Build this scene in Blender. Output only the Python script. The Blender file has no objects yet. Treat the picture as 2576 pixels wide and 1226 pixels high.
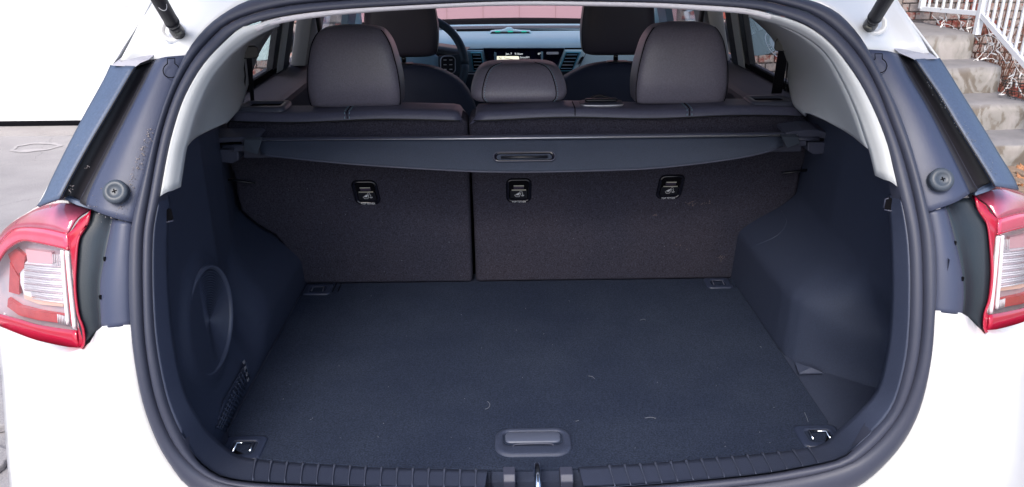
import bpy, bmesh, math, random
from math import radians, sin, cos, pi, sqrt, atan2
from mathutils import Vector, Matrix
random.seed(7)
S = bpy.context.scene
C = S.collection

# ------------------------------------------------------------------ camera
FPX, CX, CY = 1968.0, 1288.0, 613.0          # a 2576 x 1226 measuring frame of the same view
CAM = Vector((-0.038, 0.0, 1.45))
_th, _ps, _r = radians(21.9), radians(0.8), radians(0.45)
FW = Vector((sin(_ps)*cos(_th), cos(_ps)*cos(_th), -sin(_th)))
_r0 = Vector((cos(_ps), -sin(_ps), 0)); _u0 = _r0.cross(FW)
RT = _r0*cos(_r) - _u0*sin(_r); UP = _u0*cos(_r) + _r0*sin(_r)
cd = bpy.data.cameras.new('camera'); cam = bpy.data.objects.new('camera', cd); C.objects.link(cam)
cd.sensor_width = 36; cd.lens = 36*FPX/2576.0; cd.clip_start = 0.02; cd.clip_end = 3000
cam.matrix_world = Matrix(((RT.x, UP.x, -FW.x, CAM.x), (RT.y, UP.y, -FW.y, CAM.y), (RT.z, UP.z, -FW.z, CAM.z), (0, 0, 0, 1)))
S.camera = cam

# ------------------------------------------------------------------ light
SUN_EL, SUN_AZ = 48.0, 196.0                  # azimuth from +Y, clockwise seen from above: behind the camera
w = bpy.data.worlds.new('World'); S.world = w; w.use_nodes = True
nt = w.node_tree; nt.nodes.clear()
sky = nt.nodes.new('ShaderNodeTexSky'); sky.sky_type = 'NISHITA'; sky.sun_disc = False
sky.sun_elevation = radians(SUN_EL); sky.sun_rotation = radians(SUN_AZ); sky.air_density = 1.0; sky.dust_density = 3.0; sky.ozone_density = 1.5
bg = nt.nodes.new('ShaderNodeBackground'); bg.inputs['Strength'].default_value = 0.15
wo = nt.nodes.new('ShaderNodeOutputWorld')
nt.links.new(sky.outputs[0], bg.inputs[0]); nt.links.new(bg.outputs[0], wo.inputs[0])
sl = bpy.data.lights.new('sun', 'SUN'); sl.energy = 1.5; sl.angle = radians(25); sl.color = (1.0, 0.95, 0.88)
so = bpy.data.objects.new('sun', sl); C.objects.link(so)
sd = Vector((sin(radians(SUN_AZ))*cos(radians(SUN_EL)), cos(radians(SUN_AZ))*cos(radians(SUN_EL)), sin(radians(SUN_EL))))
so.rotation_euler = sd.to_track_quat('Z', 'Y').to_euler(); so.location = sd*30
S.view_settings.view_transform = 'Standard'; S.view_settings.look = 'None'
S.view_settings.exposure = 0.9; S.view_settings.gamma = 1.0; S.view_settings.use_curve_mapping = False
S.cycles.use_denoising = True
S.cycles.max_bounces = 10; S.cycles.diffuse_bounces = 5; S.cycles.glossy_bounces = 4
S.cycles.transparent_max_bounces = 16; S.cycles.transmission_bounces = 6
S.cycles.caustics_reflective = False; S.cycles.caustics_refractive = False

# ------------------------------------------------------------------ measuring helpers (pixel of the measuring frame -> point on a real surface)
def ray(x, y): return FW + RT*((x-CX)/FPX) + UP*((CY-y)/FPX)
def pT(x, y, t): return CAM + ray(x, y)*t
def pY(x, y, Y): d = ray(x, y); return CAM + d*((Y-CAM.y)/d.y)
def pX(x, y, X): d = ray(x, y); return CAM + d*((X-CAM.x)/d.x)
def pZ(x, y, Z): d = ray(x, y); return CAM + d*((Z-CAM.z)/d.z)
def proj(p):
    v = Vector(p)-CAM; z = v.dot(FW); return CX+FPX*v.dot(RT)/z, CY-FPX*v.dot(UP)/z
def interp(tab, v):
    if v <= tab[0][0]: return tab[0][1]
    for (a, b), (c, d) in zip(tab, tab[1:]):
        if v <= c: return b+(d-b)*(v-a)/(c-a)
    return tab[-1][1]
def smooth(v, a, b):
    t = min(1, max(0, (v-a)/(b-a))); return t*t*(3-2*t)
def onsurf(x, y, fn):                                    # fn(z) -> Y of the surface
    d = ray(x, y); a, b = 0.3, 8.0
    f = lambda t: CAM.y+d.y*t - fn(CAM.z+d.z*t)
    for _ in range(50):
        m = (a+b)/2
        if f(m) > 0: b = m
        else: a = m
    return CAM + d*a
YO = [(.55, .89), (.75, .90), (.90, .91), (1.0, .935), (1.1, .98), (1.2, 1.05), (1.3, 1.14), (1.36, 1.20), (1.45, 1.30), (1.6, 1.5)]
def yo(z):                                               # smoothed profile of the tailgate opening
    return sum(interp(YO, z+k*.02) for k in (-2, -1, 0, 1, 2))/5
def pO(x, y, off=0.0): return onsurf(x, y, lambda z: yo(z)+off)
def yseat(z): return 1.66-.06*(z-.69)/.395
def pS(x, y, off=0.0): return onsurf(x, y, lambda z: yseat(z)+off)

# ------------------------------------------------------------------ materials
def new_mat(name):
    m = bpy.data.materials.new(name); m.use_nodes = True; t = m.node_tree
    return m, t, t.nodes['Principled BSDF']
def mat(name, col, rough=.5, metal=0, spec=.5, bump=None, var=None, coat=0, emit=None, sheen=0, speck=None, rvar=0, grain=None):
    """bump=(scale,strength) fine relief; var=(scale,amount,colour2) colour mottling; speck=(scale,threshold,colour) dust"""
    m, t, p = new_mat(name); N = t.nodes; L = t.links
    p.inputs['Base Color'].default_value = (*col, 1); p.inputs['Roughness'].default_value = rough
    p.inputs['Metallic'].default_value = metal; p.inputs['Specular IOR Level'].default_value = spec
    p.inputs['Coat Weight'].default_value = coat
    if sheen: p.inputs['Sheen Weight'].default_value = sheen; p.inputs['Sheen Roughness'].default_value = .6
    tc = N.new('ShaderNodeTexCoord')
    out = None
    if var:
        n = N.new('ShaderNodeTexNoise'); n.inputs['Scale'].default_value = var[0]; n.inputs['Detail'].default_value = 6; n.inputs['Roughness'].default_value = .6
        L.new(tc.outputs['Object'], n.inputs['Vector'])
        r = N.new('ShaderNodeMapRange'); r.inputs[1].default_value = .35; r.inputs[2].default_value = .7; r.inputs[3].default_value = 0; r.inputs[4].default_value = var[1]
        L.new(n.outputs['Fac'], r.inputs[0])
        x = N.new('ShaderNodeMix'); x.data_type = 'RGBA'; x.inputs[6].default_value = (*col, 1); x.inputs[7].default_value = (*var[2], 1)
        L.new(r.outputs[0], x.inputs[0]); out = x.outputs[2]
        if rvar:
            q = N.new('ShaderNodeMapRange'); q.inputs[1].default_value = .3; q.inputs[2].default_value = .7; q.inputs[3].default_value = rough-rvar; q.inputs[4].default_value = rough+rvar
            L.new(n.outputs['Fac'], q.inputs[0]); L.new(q.outputs[0], p.inputs['Roughness'])
    if speck:
        n = N.new('ShaderNodeTexNoise'); n.inputs['Scale'].default_value = speck[0]; n.inputs['Detail'].default_value = 3
        L.new(tc.outputs['Object'], n.inputs['Vector'])
        r = N.new('ShaderNodeMapRange'); r.inputs[1].default_value = speck[1]; r.inputs[2].default_value = speck[1]+.06
        L.new(n.outputs['Fac'], r.inputs[0])
        x = N.new('ShaderNodeMix'); x.data_type = 'RGBA'; x.inputs[6].default_value = (*col, 1); x.inputs[7].default_value = (*speck[2], 1)
        if out: L.new(out, x.inputs[6])
        L.new(r.outputs[0], x.inputs[0]); out = x.outputs[2]
    if grain:
        n = N.new('ShaderNodeTexNoise'); n.inputs['Scale'].default_value = grain[0]; n.inputs['Detail'].default_value = 2
        L.new(tc.outputs['Object'], n.inputs['Vector'])
        r = N.new('ShaderNodeMapRange'); r.inputs[1].default_value = .3; r.inputs[2].default_value = .7; r.inputs[3].default_value = 1-grain[1]; r.inputs[4].default_value = 1+grain[1]
        L.new(n.outputs['Fac'], r.inputs[0])
        g = N.new('ShaderNodeVectorMath'); g.operation = 'SCALE'; g.inputs[0].default_value = col
        if out: L.new(out, g.inputs[0])
        L.new(r.outputs[0], g.inputs['Scale']); out = g.outputs[0]
    if out: L.new(out, p.inputs['Base Color'])
    if bump:
        n = N.new('ShaderNodeTexNoise'); n.inputs['Scale'].default_value = bump[0]; n.inputs['Detail'].default_value = 3
        L.new(tc.outputs['Object'], n.inputs['Vector'])
        b = N.new('ShaderNodeBump'); b.inputs['Strength'].default_value = bump[1]; b.inputs['Distance'].default_value = .002
        L.new(n.outputs['Fac'], b.inputs['Height']); L.new(b.outputs[0], p.inputs['Normal'])
    if emit:
        p.inputs['Emission Color'].default_value = (*emit[0], 1); p.inputs['Emission Strength'].default_value = emit[1]
    return m
def glass(name, tint, refl=.06):
    m, t, p = new_mat(name); N = t.nodes; L = t.links; N.remove(p)
    a = N.new('ShaderNodeBsdfTransparent'); a.inputs[0].default_value = (*tint, 1)
    g = N.new('ShaderNodeBsdfGlossy'); g.inputs['Roughness'].default_value = .02; g.inputs[0].default_value = (1, 1, 1, 1)
    lw = N.new('ShaderNodeLayerWeight'); lw.inputs[0].default_value = .5; pw = N.new('ShaderNodeMath'); pw.operation = 'POWER'; pw.inputs[1].default_value = 5; L.new(lw.outputs['Facing'], pw.inputs[0]); f = N.new('ShaderNodeMath'); f.operation = 'MULTIPLY_ADD'; f.inputs[1].default_value = .9; f.inputs[2].default_value = refl; L.new(pw.outputs[0], f.inputs[0])
    x = N.new('ShaderNodeMixShader'); L.new(f.outputs[0], x.inputs[0]); L.new(a.outputs[0], x.inputs[1]); L.new(g.outputs[0], x.inputs[2])
    L.new(x.outputs[0], N['Material Output'].inputs[0]); return m

M = {}
M['paint'] = mat('white_paint', (.80, .81, .83), .28, spec=.5, coat=.6)
M['clad'] = mat('cladding_plastic', (.074, .105, .180), .42, bump=(900, .12), var=(7, .5, (.092, .125, .195)), speck=(60, .70, (.2, .22, .26)), rvar=.06, grain=(300, .1))
M['clad2'] = mat('jamb_plastic', (.050, .062, .115), .46, bump=(700, .1), var=(9, .6, (.06, .07, .115)), rvar=.05)
M['clad_dirty'] = None
M['channel'] = mat('channel_plastic', (.012, .012, .018), .5, bump=(500, .1), var=(12, .5, (.022, .02, .028)))
M['rubber'] = mat('rubber', (.041, .047, .076), .5, bump=(1500, .15), var=(6, .5, (.056, .056, .082)), rvar=.06)
M['trim'] = mat('charcoal_trim', (.037, .047, .082), .46, bump=(1300, .35), var=(5, .4, (.046, .058, .10)), speck=(260, .80, (.18, .2, .24)), rvar=.05, grain=(420, .14))
M['trim2'] = mat('charcoal_trim_smooth', (.052, .064, .108), .40, bump=(1300, .2), var=(6, .4, (.06, .072, .115)), rvar=.05, grain=(420, .08))
M['lighttrim'] = mat('light_grey_trim', (.56, .58, .60), .55, bump=(1100, .3), var=(4, .3, (.50, .53, .56)))
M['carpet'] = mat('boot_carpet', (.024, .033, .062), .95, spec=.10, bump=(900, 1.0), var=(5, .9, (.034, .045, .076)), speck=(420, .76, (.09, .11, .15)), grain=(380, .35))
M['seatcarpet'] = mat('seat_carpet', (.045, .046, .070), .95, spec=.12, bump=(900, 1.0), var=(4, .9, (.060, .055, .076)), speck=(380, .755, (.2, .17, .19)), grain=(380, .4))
M['leather'] = mat('leather', (.180, .172, .228), .36, spec=.6, bump=(420, .25), var=(5, .5, (.215, .19, .25)), rvar=.06, grain=(300, .10))  # glossy outdoor reflection on the headrests is put into this lighter base
M['padleather'] = mat('pad_leather', (.085, .088, .14), .40, spec=.5, bump=(420, .2), var=(5, .5, (.10, .10, .155)), rvar=.05, grain=(300, .08))
M['hr_front'] = mat('leather_front_headrest', (.075, .062, .085), .45, bump=(420, .2), var=(5, .5, (.085, .07, .095)))
M['seatback_front'] = mat('seat_back_fabric', (.03, .035, .065), .6, bump=(900, .3), var=(5, .5, (.036, .04, .07)))
M['doorcard'] = mat('door_card', (.045, .042, .062), .55, bump=(900, .2), var=(4, .5, (.05, .048, .07)))
M['clipgrey'] = mat('clip_grey', (.05, .062, .085), .45)
M['pillar_beige'] = mat('pillar_grey', (.42, .41, .41), .55, bump=(900, .2))
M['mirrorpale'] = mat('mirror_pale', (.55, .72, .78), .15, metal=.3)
M['cloth'] = mat('seat_cloth', (.10, .09, .105), .75, bump=(900, .6), var=(6, .5, (.12, .11, .125)), sheen=.15)
M['thread'] = mat('blue_thread', (.22, .36, .45), .7)
M['cover'] = mat('cover_fabric', (.023, .033, .060), .55, bump=(1800, .6), var=(8, .5, (.033, .046, .08)), grain=(500, .15))
M['coverplastic'] = mat('cover_plastic', (.050, .056, .090), .45, bump=(1200, .2), var=(9, .4, (.058, .062, .095)))
M['black'] = mat('black_plastic', (.008, .009, .014), .35)
M['gap'] = mat('dark_gap', (.004, .004, .006), .9, spec=.1)
M['gloss'] = mat('gloss_black', (.006, .006, .012), .08, coat=.5)
M['silver'] = mat('silver_line', (.55, .56, .62), .3, metal=.6)
M['chrome'] = mat('chrome', (.75, .8, .88), .12, metal=1)
M['steel'] = mat('steel', (.35, .36, .4), .35, metal=.9)
M['print'] = mat('white_print', (.75, .76, .80), .6)
M['dash'] = mat('dash_sky_sheen', (.24, .40, .52), .45, bump=(700, .3), var=(4, .4, (.28, .44, .56)))  # black dash; the sky reflected in it is put into the base colour
M['dashdark'] = mat('dash_dark', (.03, .05, .075), .5, bump=(700, .2))
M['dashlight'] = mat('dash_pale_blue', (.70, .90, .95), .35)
M['dashtrim'] = mat('dash_blue_ring', (.10, .42, .58), .3)
M['screen'] = mat('screen_glass', (.006, .006, .02), .06)
M['map'] = mat('screen_map', (.02, .02, .02), .3, emit=((1.0, .97, .78), .62))
M['screenwhite'] = mat('screen_white', (.02, .02, .02), .3, emit=((.9, .95, 1), .5))
M['green'] = mat('green_led', (.02, .2, .15), .3, emit=((.02, .60, .45), .3))
M['red'] = mat('red_lens', (.44, .012, .045), .16, spec=.5, coat=.5)
M['pink'] = mat('red_lens_top', (.52, .12, .21), .08, spec=.8, coat=1, var=(9, .8, (.40, .05, .10)))  # sky reflection on the lens top is put into this pinker red
M['pink2'] = mat('red_lens_band', (.68, .10, .19), .12, coat=.8, var=(14, .6, (.60, .05, .10)))
M['redglass'] = mat('red_inner', (.62, .05, .05), .25, coat=.5, var=(30, .8, (.42, .01, .02)))
M['lampchrome'] = mat('lamp_reflector', (.90, .88, .92), .35, metal=.1, var=(40, .4, (.74, .68, .74)))
M['lampsmoke'] = mat('lamp_smoke', (.50, .44, .50), .2, coat=.6, var=(26, .9, (.72, .50, .52)))
M['amber'] = mat('amber_bulb', (.82, .52, .42), .3)
M['clear'] = glass('clear_lens', (.93, .93, .95))
M['sideglass'] = glass('side_glass', (.84, .86, .88), .035)
M['windscreen'] = glass('windscreen_glass', (.95, .93, .95))
M['mirror'] = mat('mirror_glass', (.75, .85, .88), .03, metal=1)
M['beltcloth'] = mat('belt_webbing', (.008, .008, .014), .6)
M['lint'] = mat('lint', (.28, .30, .34), .9)
M['dirt'] = mat('dried_dirt', (.30, .27, .275), .95)
M['tyre'] = mat('tyre', (.02, .02, .022), .8, bump=(200, .4))
M['whitemetal'] = mat('white_metal', (.78, .80, .84), .4, var=(14, .35, (.62, .64, .7)), speck=(22, .70, (.42, .22, .12)))
M['wire_white'] = mat('white_wire', (.82, .80, .78), .5)
M['twig'] = mat('twig_bark', (.11, .045, .032), .9, var=(20, .6, (.2, .09, .06)))
M['blackwire'] = mat('black_wire', (.01, .01, .01), .4)
M['leaf'] = mat('dry_leaf', (.50, .24, .12), .8, var=(40, .6, (.35, .14, .06)))

# ------------------------------------------------------------------ mesh helpers
def tag(o, label=None, cat=None, group=None, kind=None):
    if label: o['label'] = label
    if cat: o['category'] = cat
    if group: o['group'] = group
    if kind: o['kind'] = kind
    return o
def empty(name, loc=(0, 0, 0)):
    o = bpy.data.objects.new(name, None); o.location = loc; C.objects.link(o); return o
def link(name, me, m, parent=None, smooth_=True, solid=0, bevel=0, sub=0, seg=2, offset=-1):
    for mm in (m if isinstance(m, (list, tuple)) else [m]): me.materials.append(mm)
    if smooth_:
        for p in me.polygons: p.use_smooth = True
    o = bpy.data.objects.new(name, me); C.objects.link(o)
    if parent:
        o.parent = parent
        o.matrix_parent_inverse = Matrix.Translation(-wloc(parent))
    if solid:
        d = o.modifiers.new('thickness', 'SOLIDIFY'); d.thickness = solid; d.offset = offset
    if bevel:
        b = o.modifiers.new('bevel', 'BEVEL'); b.width = bevel; b.segments = seg; b.limit_method = 'ANGLE'; b.angle_limit = radians(35)
    if sub:
        s = o.modifiers.new('sub', 'SUBSURF'); s.levels = sub; s.render_levels = sub
    return o
def wloc(o):                                            # meshes are built in world coordinates, only empties are offset
    return Vector(o.location) if o.type == 'EMPTY' else Vector((0, 0, 0))
def mesh(name, vs, fs, m, parent=None, **k):
    me = bpy.data.meshes.new(name); me.from_pydata([tuple(v) for v in vs], [], fs); me.update()
    bm = bmesh.new(); bm.from_mesh(me); bmesh.ops.recalc_face_normals(bm, faces=bm.faces); bm.to_mesh(me); bm.free()
    return link(name, me, m, parent, **k)
def cr(pts, n, closed=False):                              # Catmull-Rom through pts, n samples evenly by length
    P = [Vector(p) for p in pts]
    if len(P) == 2 and not closed: return [P[0].lerp(P[1], i/(n-1)) for i in range(n)]
    Q = ([P[-1]]+P+[P[0], P[1]]) if closed else ([P[0]*2-P[1]]+P+[P[-1]*2-P[-2]])
    out = []
    for i in range(1, len(Q)-2):
        a, b, c, d = Q[i-1:i+3]
        for k in range(16):
            t = k/16; out.append(.5*((2*b)+(c-a)*t+(2*a-5*b+4*c-d)*t*t+(3*b-a-3*c+d)*t**3))
    out.append(Q[-2].copy())
    L = [0]
    for u, v in zip(out, out[1:]): L.append(L[-1]+(v-u).length)
    res = []; j = 0; cnt = n if closed else n-1
    for i in range(n):
        s = L[-1]*i/cnt
        while j < len(L)-2 and L[j+1] < s: j += 1
        e = L[j+1]-L[j]; res.append(out[j].lerp(out[j+1], (s-L[j])/e if e > 1e-9 else 0))
    return res
def loft(name, lines, m, parent=None, n=24, mid=3, closed=False, lin=False, **k):
    """surface through a family of lines; mid = strips between neighbours (curved across)"""
    R = [cr(l, n, closed) if len(l) != n else [Vector(p) for p in l] for l in lines]
    rows = []
    cols = [cr([r[i] for r in R], (len(R)-1)*mid+1) if not lin else None for i in range(n)]
    if lin:
        for a, b in zip(R, R[1:]):
            for q in range(mid): rows.append([u.lerp(v, q/mid) for u, v in zip(a, b)])
        rows.append(R[-1])
    else:
        rows = [[cols[i][j] for i in range(n)] for j in range((len(R)-1)*mid+1)]
    vs = [v for r in rows for v in r]; fs = []
    e = n if closed else n-1
    for j in range(len(rows)-1):
        for i in range(e):
            i2 = (i+1) % n; fs.append((j*n+i, j*n+i2, (j+1)*n+i2, (j+1)*n+i))
    return mesh(name, vs, fs, m, parent, **k)
def prism(name, poly, d, m, parent=None, bevel=0, smooth_=False, **k):
    """closed outline extruded by vector d"""
    n = len(poly); d = Vector(d); vs = [Vector(p) for p in poly]+[Vector(p)+d for p in poly]
    fs = [tuple(range(n)), tuple(range(2*n-1, n-1, -1))]+[(i, (i+1) % n, n+(i+1) % n, n+i) for i in range(n)]
    return mesh(name, vs, fs, m, parent, bevel=bevel, smooth_=smooth_, **k)
def box(name, c, s, m, parent=None, bevel=.002, rot=None, **k):
    R = rot or Matrix.Identity(3); c = Vector(c)
    vs = [c+R @ Vector((x*s[0]/2, y*s[1]/2, z*s[2]/2)) for x in (-1, 1) for y in (-1, 1) for z in (-1, 1)]
    fs = [(0, 1, 3, 2), (4, 6, 7, 5), (0, 4, 5, 1), (2, 3, 7, 6), (0, 2, 6, 4), (1, 5, 7, 3)]
    return mesh(name, vs, fs, m, parent, bevel=bevel, smooth_=False, **k)
def tubedata(pts, r, seg=8, vs=None, fs=None, flat=1.0, caps=True):
    P = [Vector(p) for p in pts]; vs = [] if vs is None else vs; fs = [] if fs is None else fs
    base = len(vs); up = None
    for i, p in enumerate(P):
        t = (P[min(i+1, len(P)-1)]-P[max(i-1, 0)]).normalized()
        if up is None: up = t.cross(Vector((0, 0, 1)) if abs(t.z) < .9 else Vector((1, 0, 0))).normalized()
        up = (up-t*up.dot(t)).normalized(); si = t.cross(up)
        rr = r[i] if isinstance(r, (list, tuple)) else r
        for k in range(seg):
            a = 2*pi*k/seg; vs.append(p+up*cos(a)*rr+si*sin(a)*rr*flat)
    for i in range(len(P)-1):
        for k in range(seg):
            k2 = (k+1) % seg; fs.append((base+i*seg+k, base+i*seg+k2, base+(i+1)*seg+k2, base+(i+1)*seg+k))
    if caps:
        fs.append(tuple(base+k for k in range(seg-1, -1, -1))); e = base+(len(P)-1)*seg; fs.append(tuple(e+k for k in range(seg)))
    return vs, fs
def tube(name, pts, r, m, parent=None, seg=8, flat=1.0, **k):
    vs, fs = tubedata(pts, r, seg, flat=flat); return mesh(name, vs, fs, m, parent, **k)
def loftbox(name, secs, m, parent=None, n=40, ex=4.5, tilt=0, **k):
    """stack of rounded-square rings: (z, cx, cy, half width, half depth)"""
    vs = []; fs = []; ang = [2*pi*i/n for i in range(n)]
    R = cr([Vector((s[0], s[3], s[4])) for s in secs], 28); cc = cr([Vector((s[0], s[1], s[2])) for s in secs], 28)
    for a, b in zip(R, cc):
        for t in ang:
            c_, s_ = cos(t), sin(t); q = (abs(c_)**ex+abs(s_)**ex)**(-1/ex)
            vs.append(Vector((b.y+c_*q*a.y, b.z+s_*q*a.z+tilt*(a.x-secs[0][0]), a.x)))
    J = len(R)
    for j in range(J-1):
        for i in range(n):
            i2 = (i+1) % n; fs.append((j*n+i, j*n+i2, (j+1)*n+i2, (j+1)*n+i))
    fs.append(tuple(range(n-1, -1, -1))); fs.append(tuple((J-1)*n+i for i in range(n)))
    o = mesh(name, vs, fs, m, parent, **k); return o, vs, n
def frame_from(p, nrm, upv=(0, 0, 1)):                     # local frame on a surface: x right, y up, z towards the viewer
    z = Vector(nrm).normalized(); x = Vector(upv).cross(z).normalized(); y = z.cross(x)
    return Matrix(((x.x, y.x, z.x, p[0]), (x.y, y.y, z.y, p[1]), (x.z, y.z, z.z, p[2]), (0, 0, 0, 1)))
def rrect(w, h, r, n=6):
    out = []
    for cx, cy, a0 in ((w/2-r, h/2-r, 0), (-w/2+r, h/2-r, 90), (-w/2+r, -h/2+r, 180), (w/2-r, -h/2+r, 270)):
        for k in range(n+1):
            a = radians(a0+90*k/n); out.append((cx+r*cos(a), cy+r*sin(a)))
    return out
def plate(name, T, outline, z0, z1, m, parent=None, bevel=0, **k):
    return prism(name, [T @ Vector((x, y, z0)) for x, y in outline], (T.to_3x3() @ Vector((0, 0, z1-z0))), m, parent, bevel, **k)
def ringplate(name, T, a, b, prof, m, parent=None):
    """frame between outlines a (outer) and b (inner); prof = [(t, z)] across"""
    n = len(a); vs = []; fs = []
    for t, z in prof:
        for (x, y), (u, v) in zip(a, b): vs.append(T @ Vector((x+(u-x)*t, y+(v-y)*t, z)))
    for j in range(len(prof)-1):
        for i in range(n): fs.append((j*n+i, j*n+(i+1) % n, (j+1)*n+(i+1) % n, (j+1)*n+i))
    return mesh(name, vs, fs, m, parent)
def text(name, s, T, size, m, parent=None, align='CENTER', ext=.0002, rot=0):
    cu = bpy.data.curves.new(name, 'FONT'); cu.body = s; cu.size = size; cu.align_x = align; cu.align_y = 'CENTER'; cu.extrude = ext; cu.resolution_u = 3
    o = bpy.data.objects.new(name, cu); C.objects.link(o); bpy.context.view_layer.update()
    me = bpy.data.meshes.new_from_object(o); C.objects.unlink(o); bpy.data.objects.remove(o)
    me.transform(T @ Matrix.Rotation(rot, 4, 'Z')); return link(name, me, m, parent, smooth_=False)
def disc(n=28, r=1.0, rx=None): return [(r*cos(2*pi*i/n), (rx or r)*sin(2*pi*i/n)) for i in range(n)]
def copies(o, parent=None, label=None):
    c = o.copy(); C.objects.link(c); c.parent = parent
    for ch in [x for x in bpy.data.objects if x.parent == o]: copies(ch, c)
    return c
def mirrored(o, name, dx=0.0, dz=0.0, parent=None, swap=None):
    """a part and its sub-parts rebuilt on the other side of the car"""
    me = o.data.copy(); me.transform(Matrix(((-1, 0, 0, dx), (0, 1, 0, 0), (0, 0, 1, dz), (0, 0, 0, 1)))); me.flip_normals()
    c = o.copy(); c.data = me; c.name = name; C.objects.link(c); c.parent = parent; c.matrix_parent_inverse = o.matrix_parent_inverse.copy()
    for ch in [x for x in bpy.data.objects if x.parent == o]: mirrored(ch, ch.name.split('.')[0], dx, dz, c)
    return c

# ================================================================== ground and house
def concrete_mat(name, c1, c2, crack=True, sc=1.0):
    m, t, p = new_mat(name); N = t.nodes; L = t.links
    tc = N.new('ShaderNodeTexCoord'); n = N.new('ShaderNodeTexNoise'); n.inputs['Scale'].default_value = 2.2*sc; n.inputs['Detail'].default_value = 9; n.inputs['Roughness'].default_value = .65
    L.new(tc.outputs['Object'], n.inputs['Vector'])
    x = N.new('ShaderNodeMix'); x.data_type = 'RGBA'; x.inputs[6].default_value = (*c1, 1); x.inputs[7].default_value = (*c2, 1)
    r = N.new('ShaderNodeMapRange'); r.inputs[1].default_value = .3; r.inputs[2].default_value = .7; L.new(n.outputs['Fac'], r.inputs[0]); L.new(r.outputs[0], x.inputs[0])
    n2 = N.new('ShaderNodeTexNoise'); n2.inputs['Scale'].default_value = 160; n2.inputs['Detail'].default_value = 4; L.new(tc.outputs['Object'], n2.inputs['Vector'])
    r2 = N.new('ShaderNodeMapRange'); r2.inputs[1].default_value = .3; r2.inputs[2].default_value = .75; r2.inputs[3].default_value = .8; r2.inputs[4].default_value = 1.2; L.new(n2.outputs['Fac'], r2.inputs[0])
    mu = N.new('ShaderNodeVectorMath'); mu.operation = 'SCALE'; L.new(x.outputs[2], mu.inputs[0]); L.new(r2.outputs[0], mu.inputs['Scale'])
    col = mu.outputs[0]
    if crack:
        v = N.new('ShaderNodeTexVoronoi'); v.feature = 'DISTANCE_TO_EDGE'; v.inputs['Scale'].default_value = 1.1; 
        mp = N.new('ShaderNodeVectorMath'); mp.operation = 'ADD'; L.new(tc.outputs['Object'], mp.inputs[0])
        ns = N.new('ShaderNodeVectorMath'); ns.operation = 'SCALE'; ns.inputs['Scale'].default_value = .35; L.new(n.outputs['Color'], ns.inputs[0]); L.new(ns.outputs[0], mp.inputs[1]); L.new(mp.outputs[0], v.inputs['Vector'])
        rc = N.new('ShaderNodeMapRange'); rc.inputs[1].default_value = .001; rc.inputs[2].default_value = .004; rc.inputs[3].default_value = .55; L.new(v.outputs['Distance'], rc.inputs[0])
        xc = N.new('ShaderNodeMix'); xc.data_type = 'RGBA'; xc.inputs[6].default_value = (.09, .08, .08, 1); L.new(rc.outputs[0], xc.inputs[0]); L.new(col, xc.inputs[7]); col = xc.outputs[2]
    L.new(col, p.inputs['Base Color']); p.inputs['Roughness'].default_value = .9
    b = N.new('ShaderNodeBump'); b.inputs['Strength'].default_value = .35; b.inputs['Distance'].default_value = .004; L.new(n2.outputs['Fac'], b.inputs['Height']); L.new(b.outputs[0], p.inputs['Normal'])
    return m
M['drive'] = concrete_mat('driveway_concrete', (.26, .25, .262), (.355, .34, .352))
M['field'] = concrete_mat('ground_soil', (.13, .11, .08), (.2, .17, .12), False)
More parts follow.
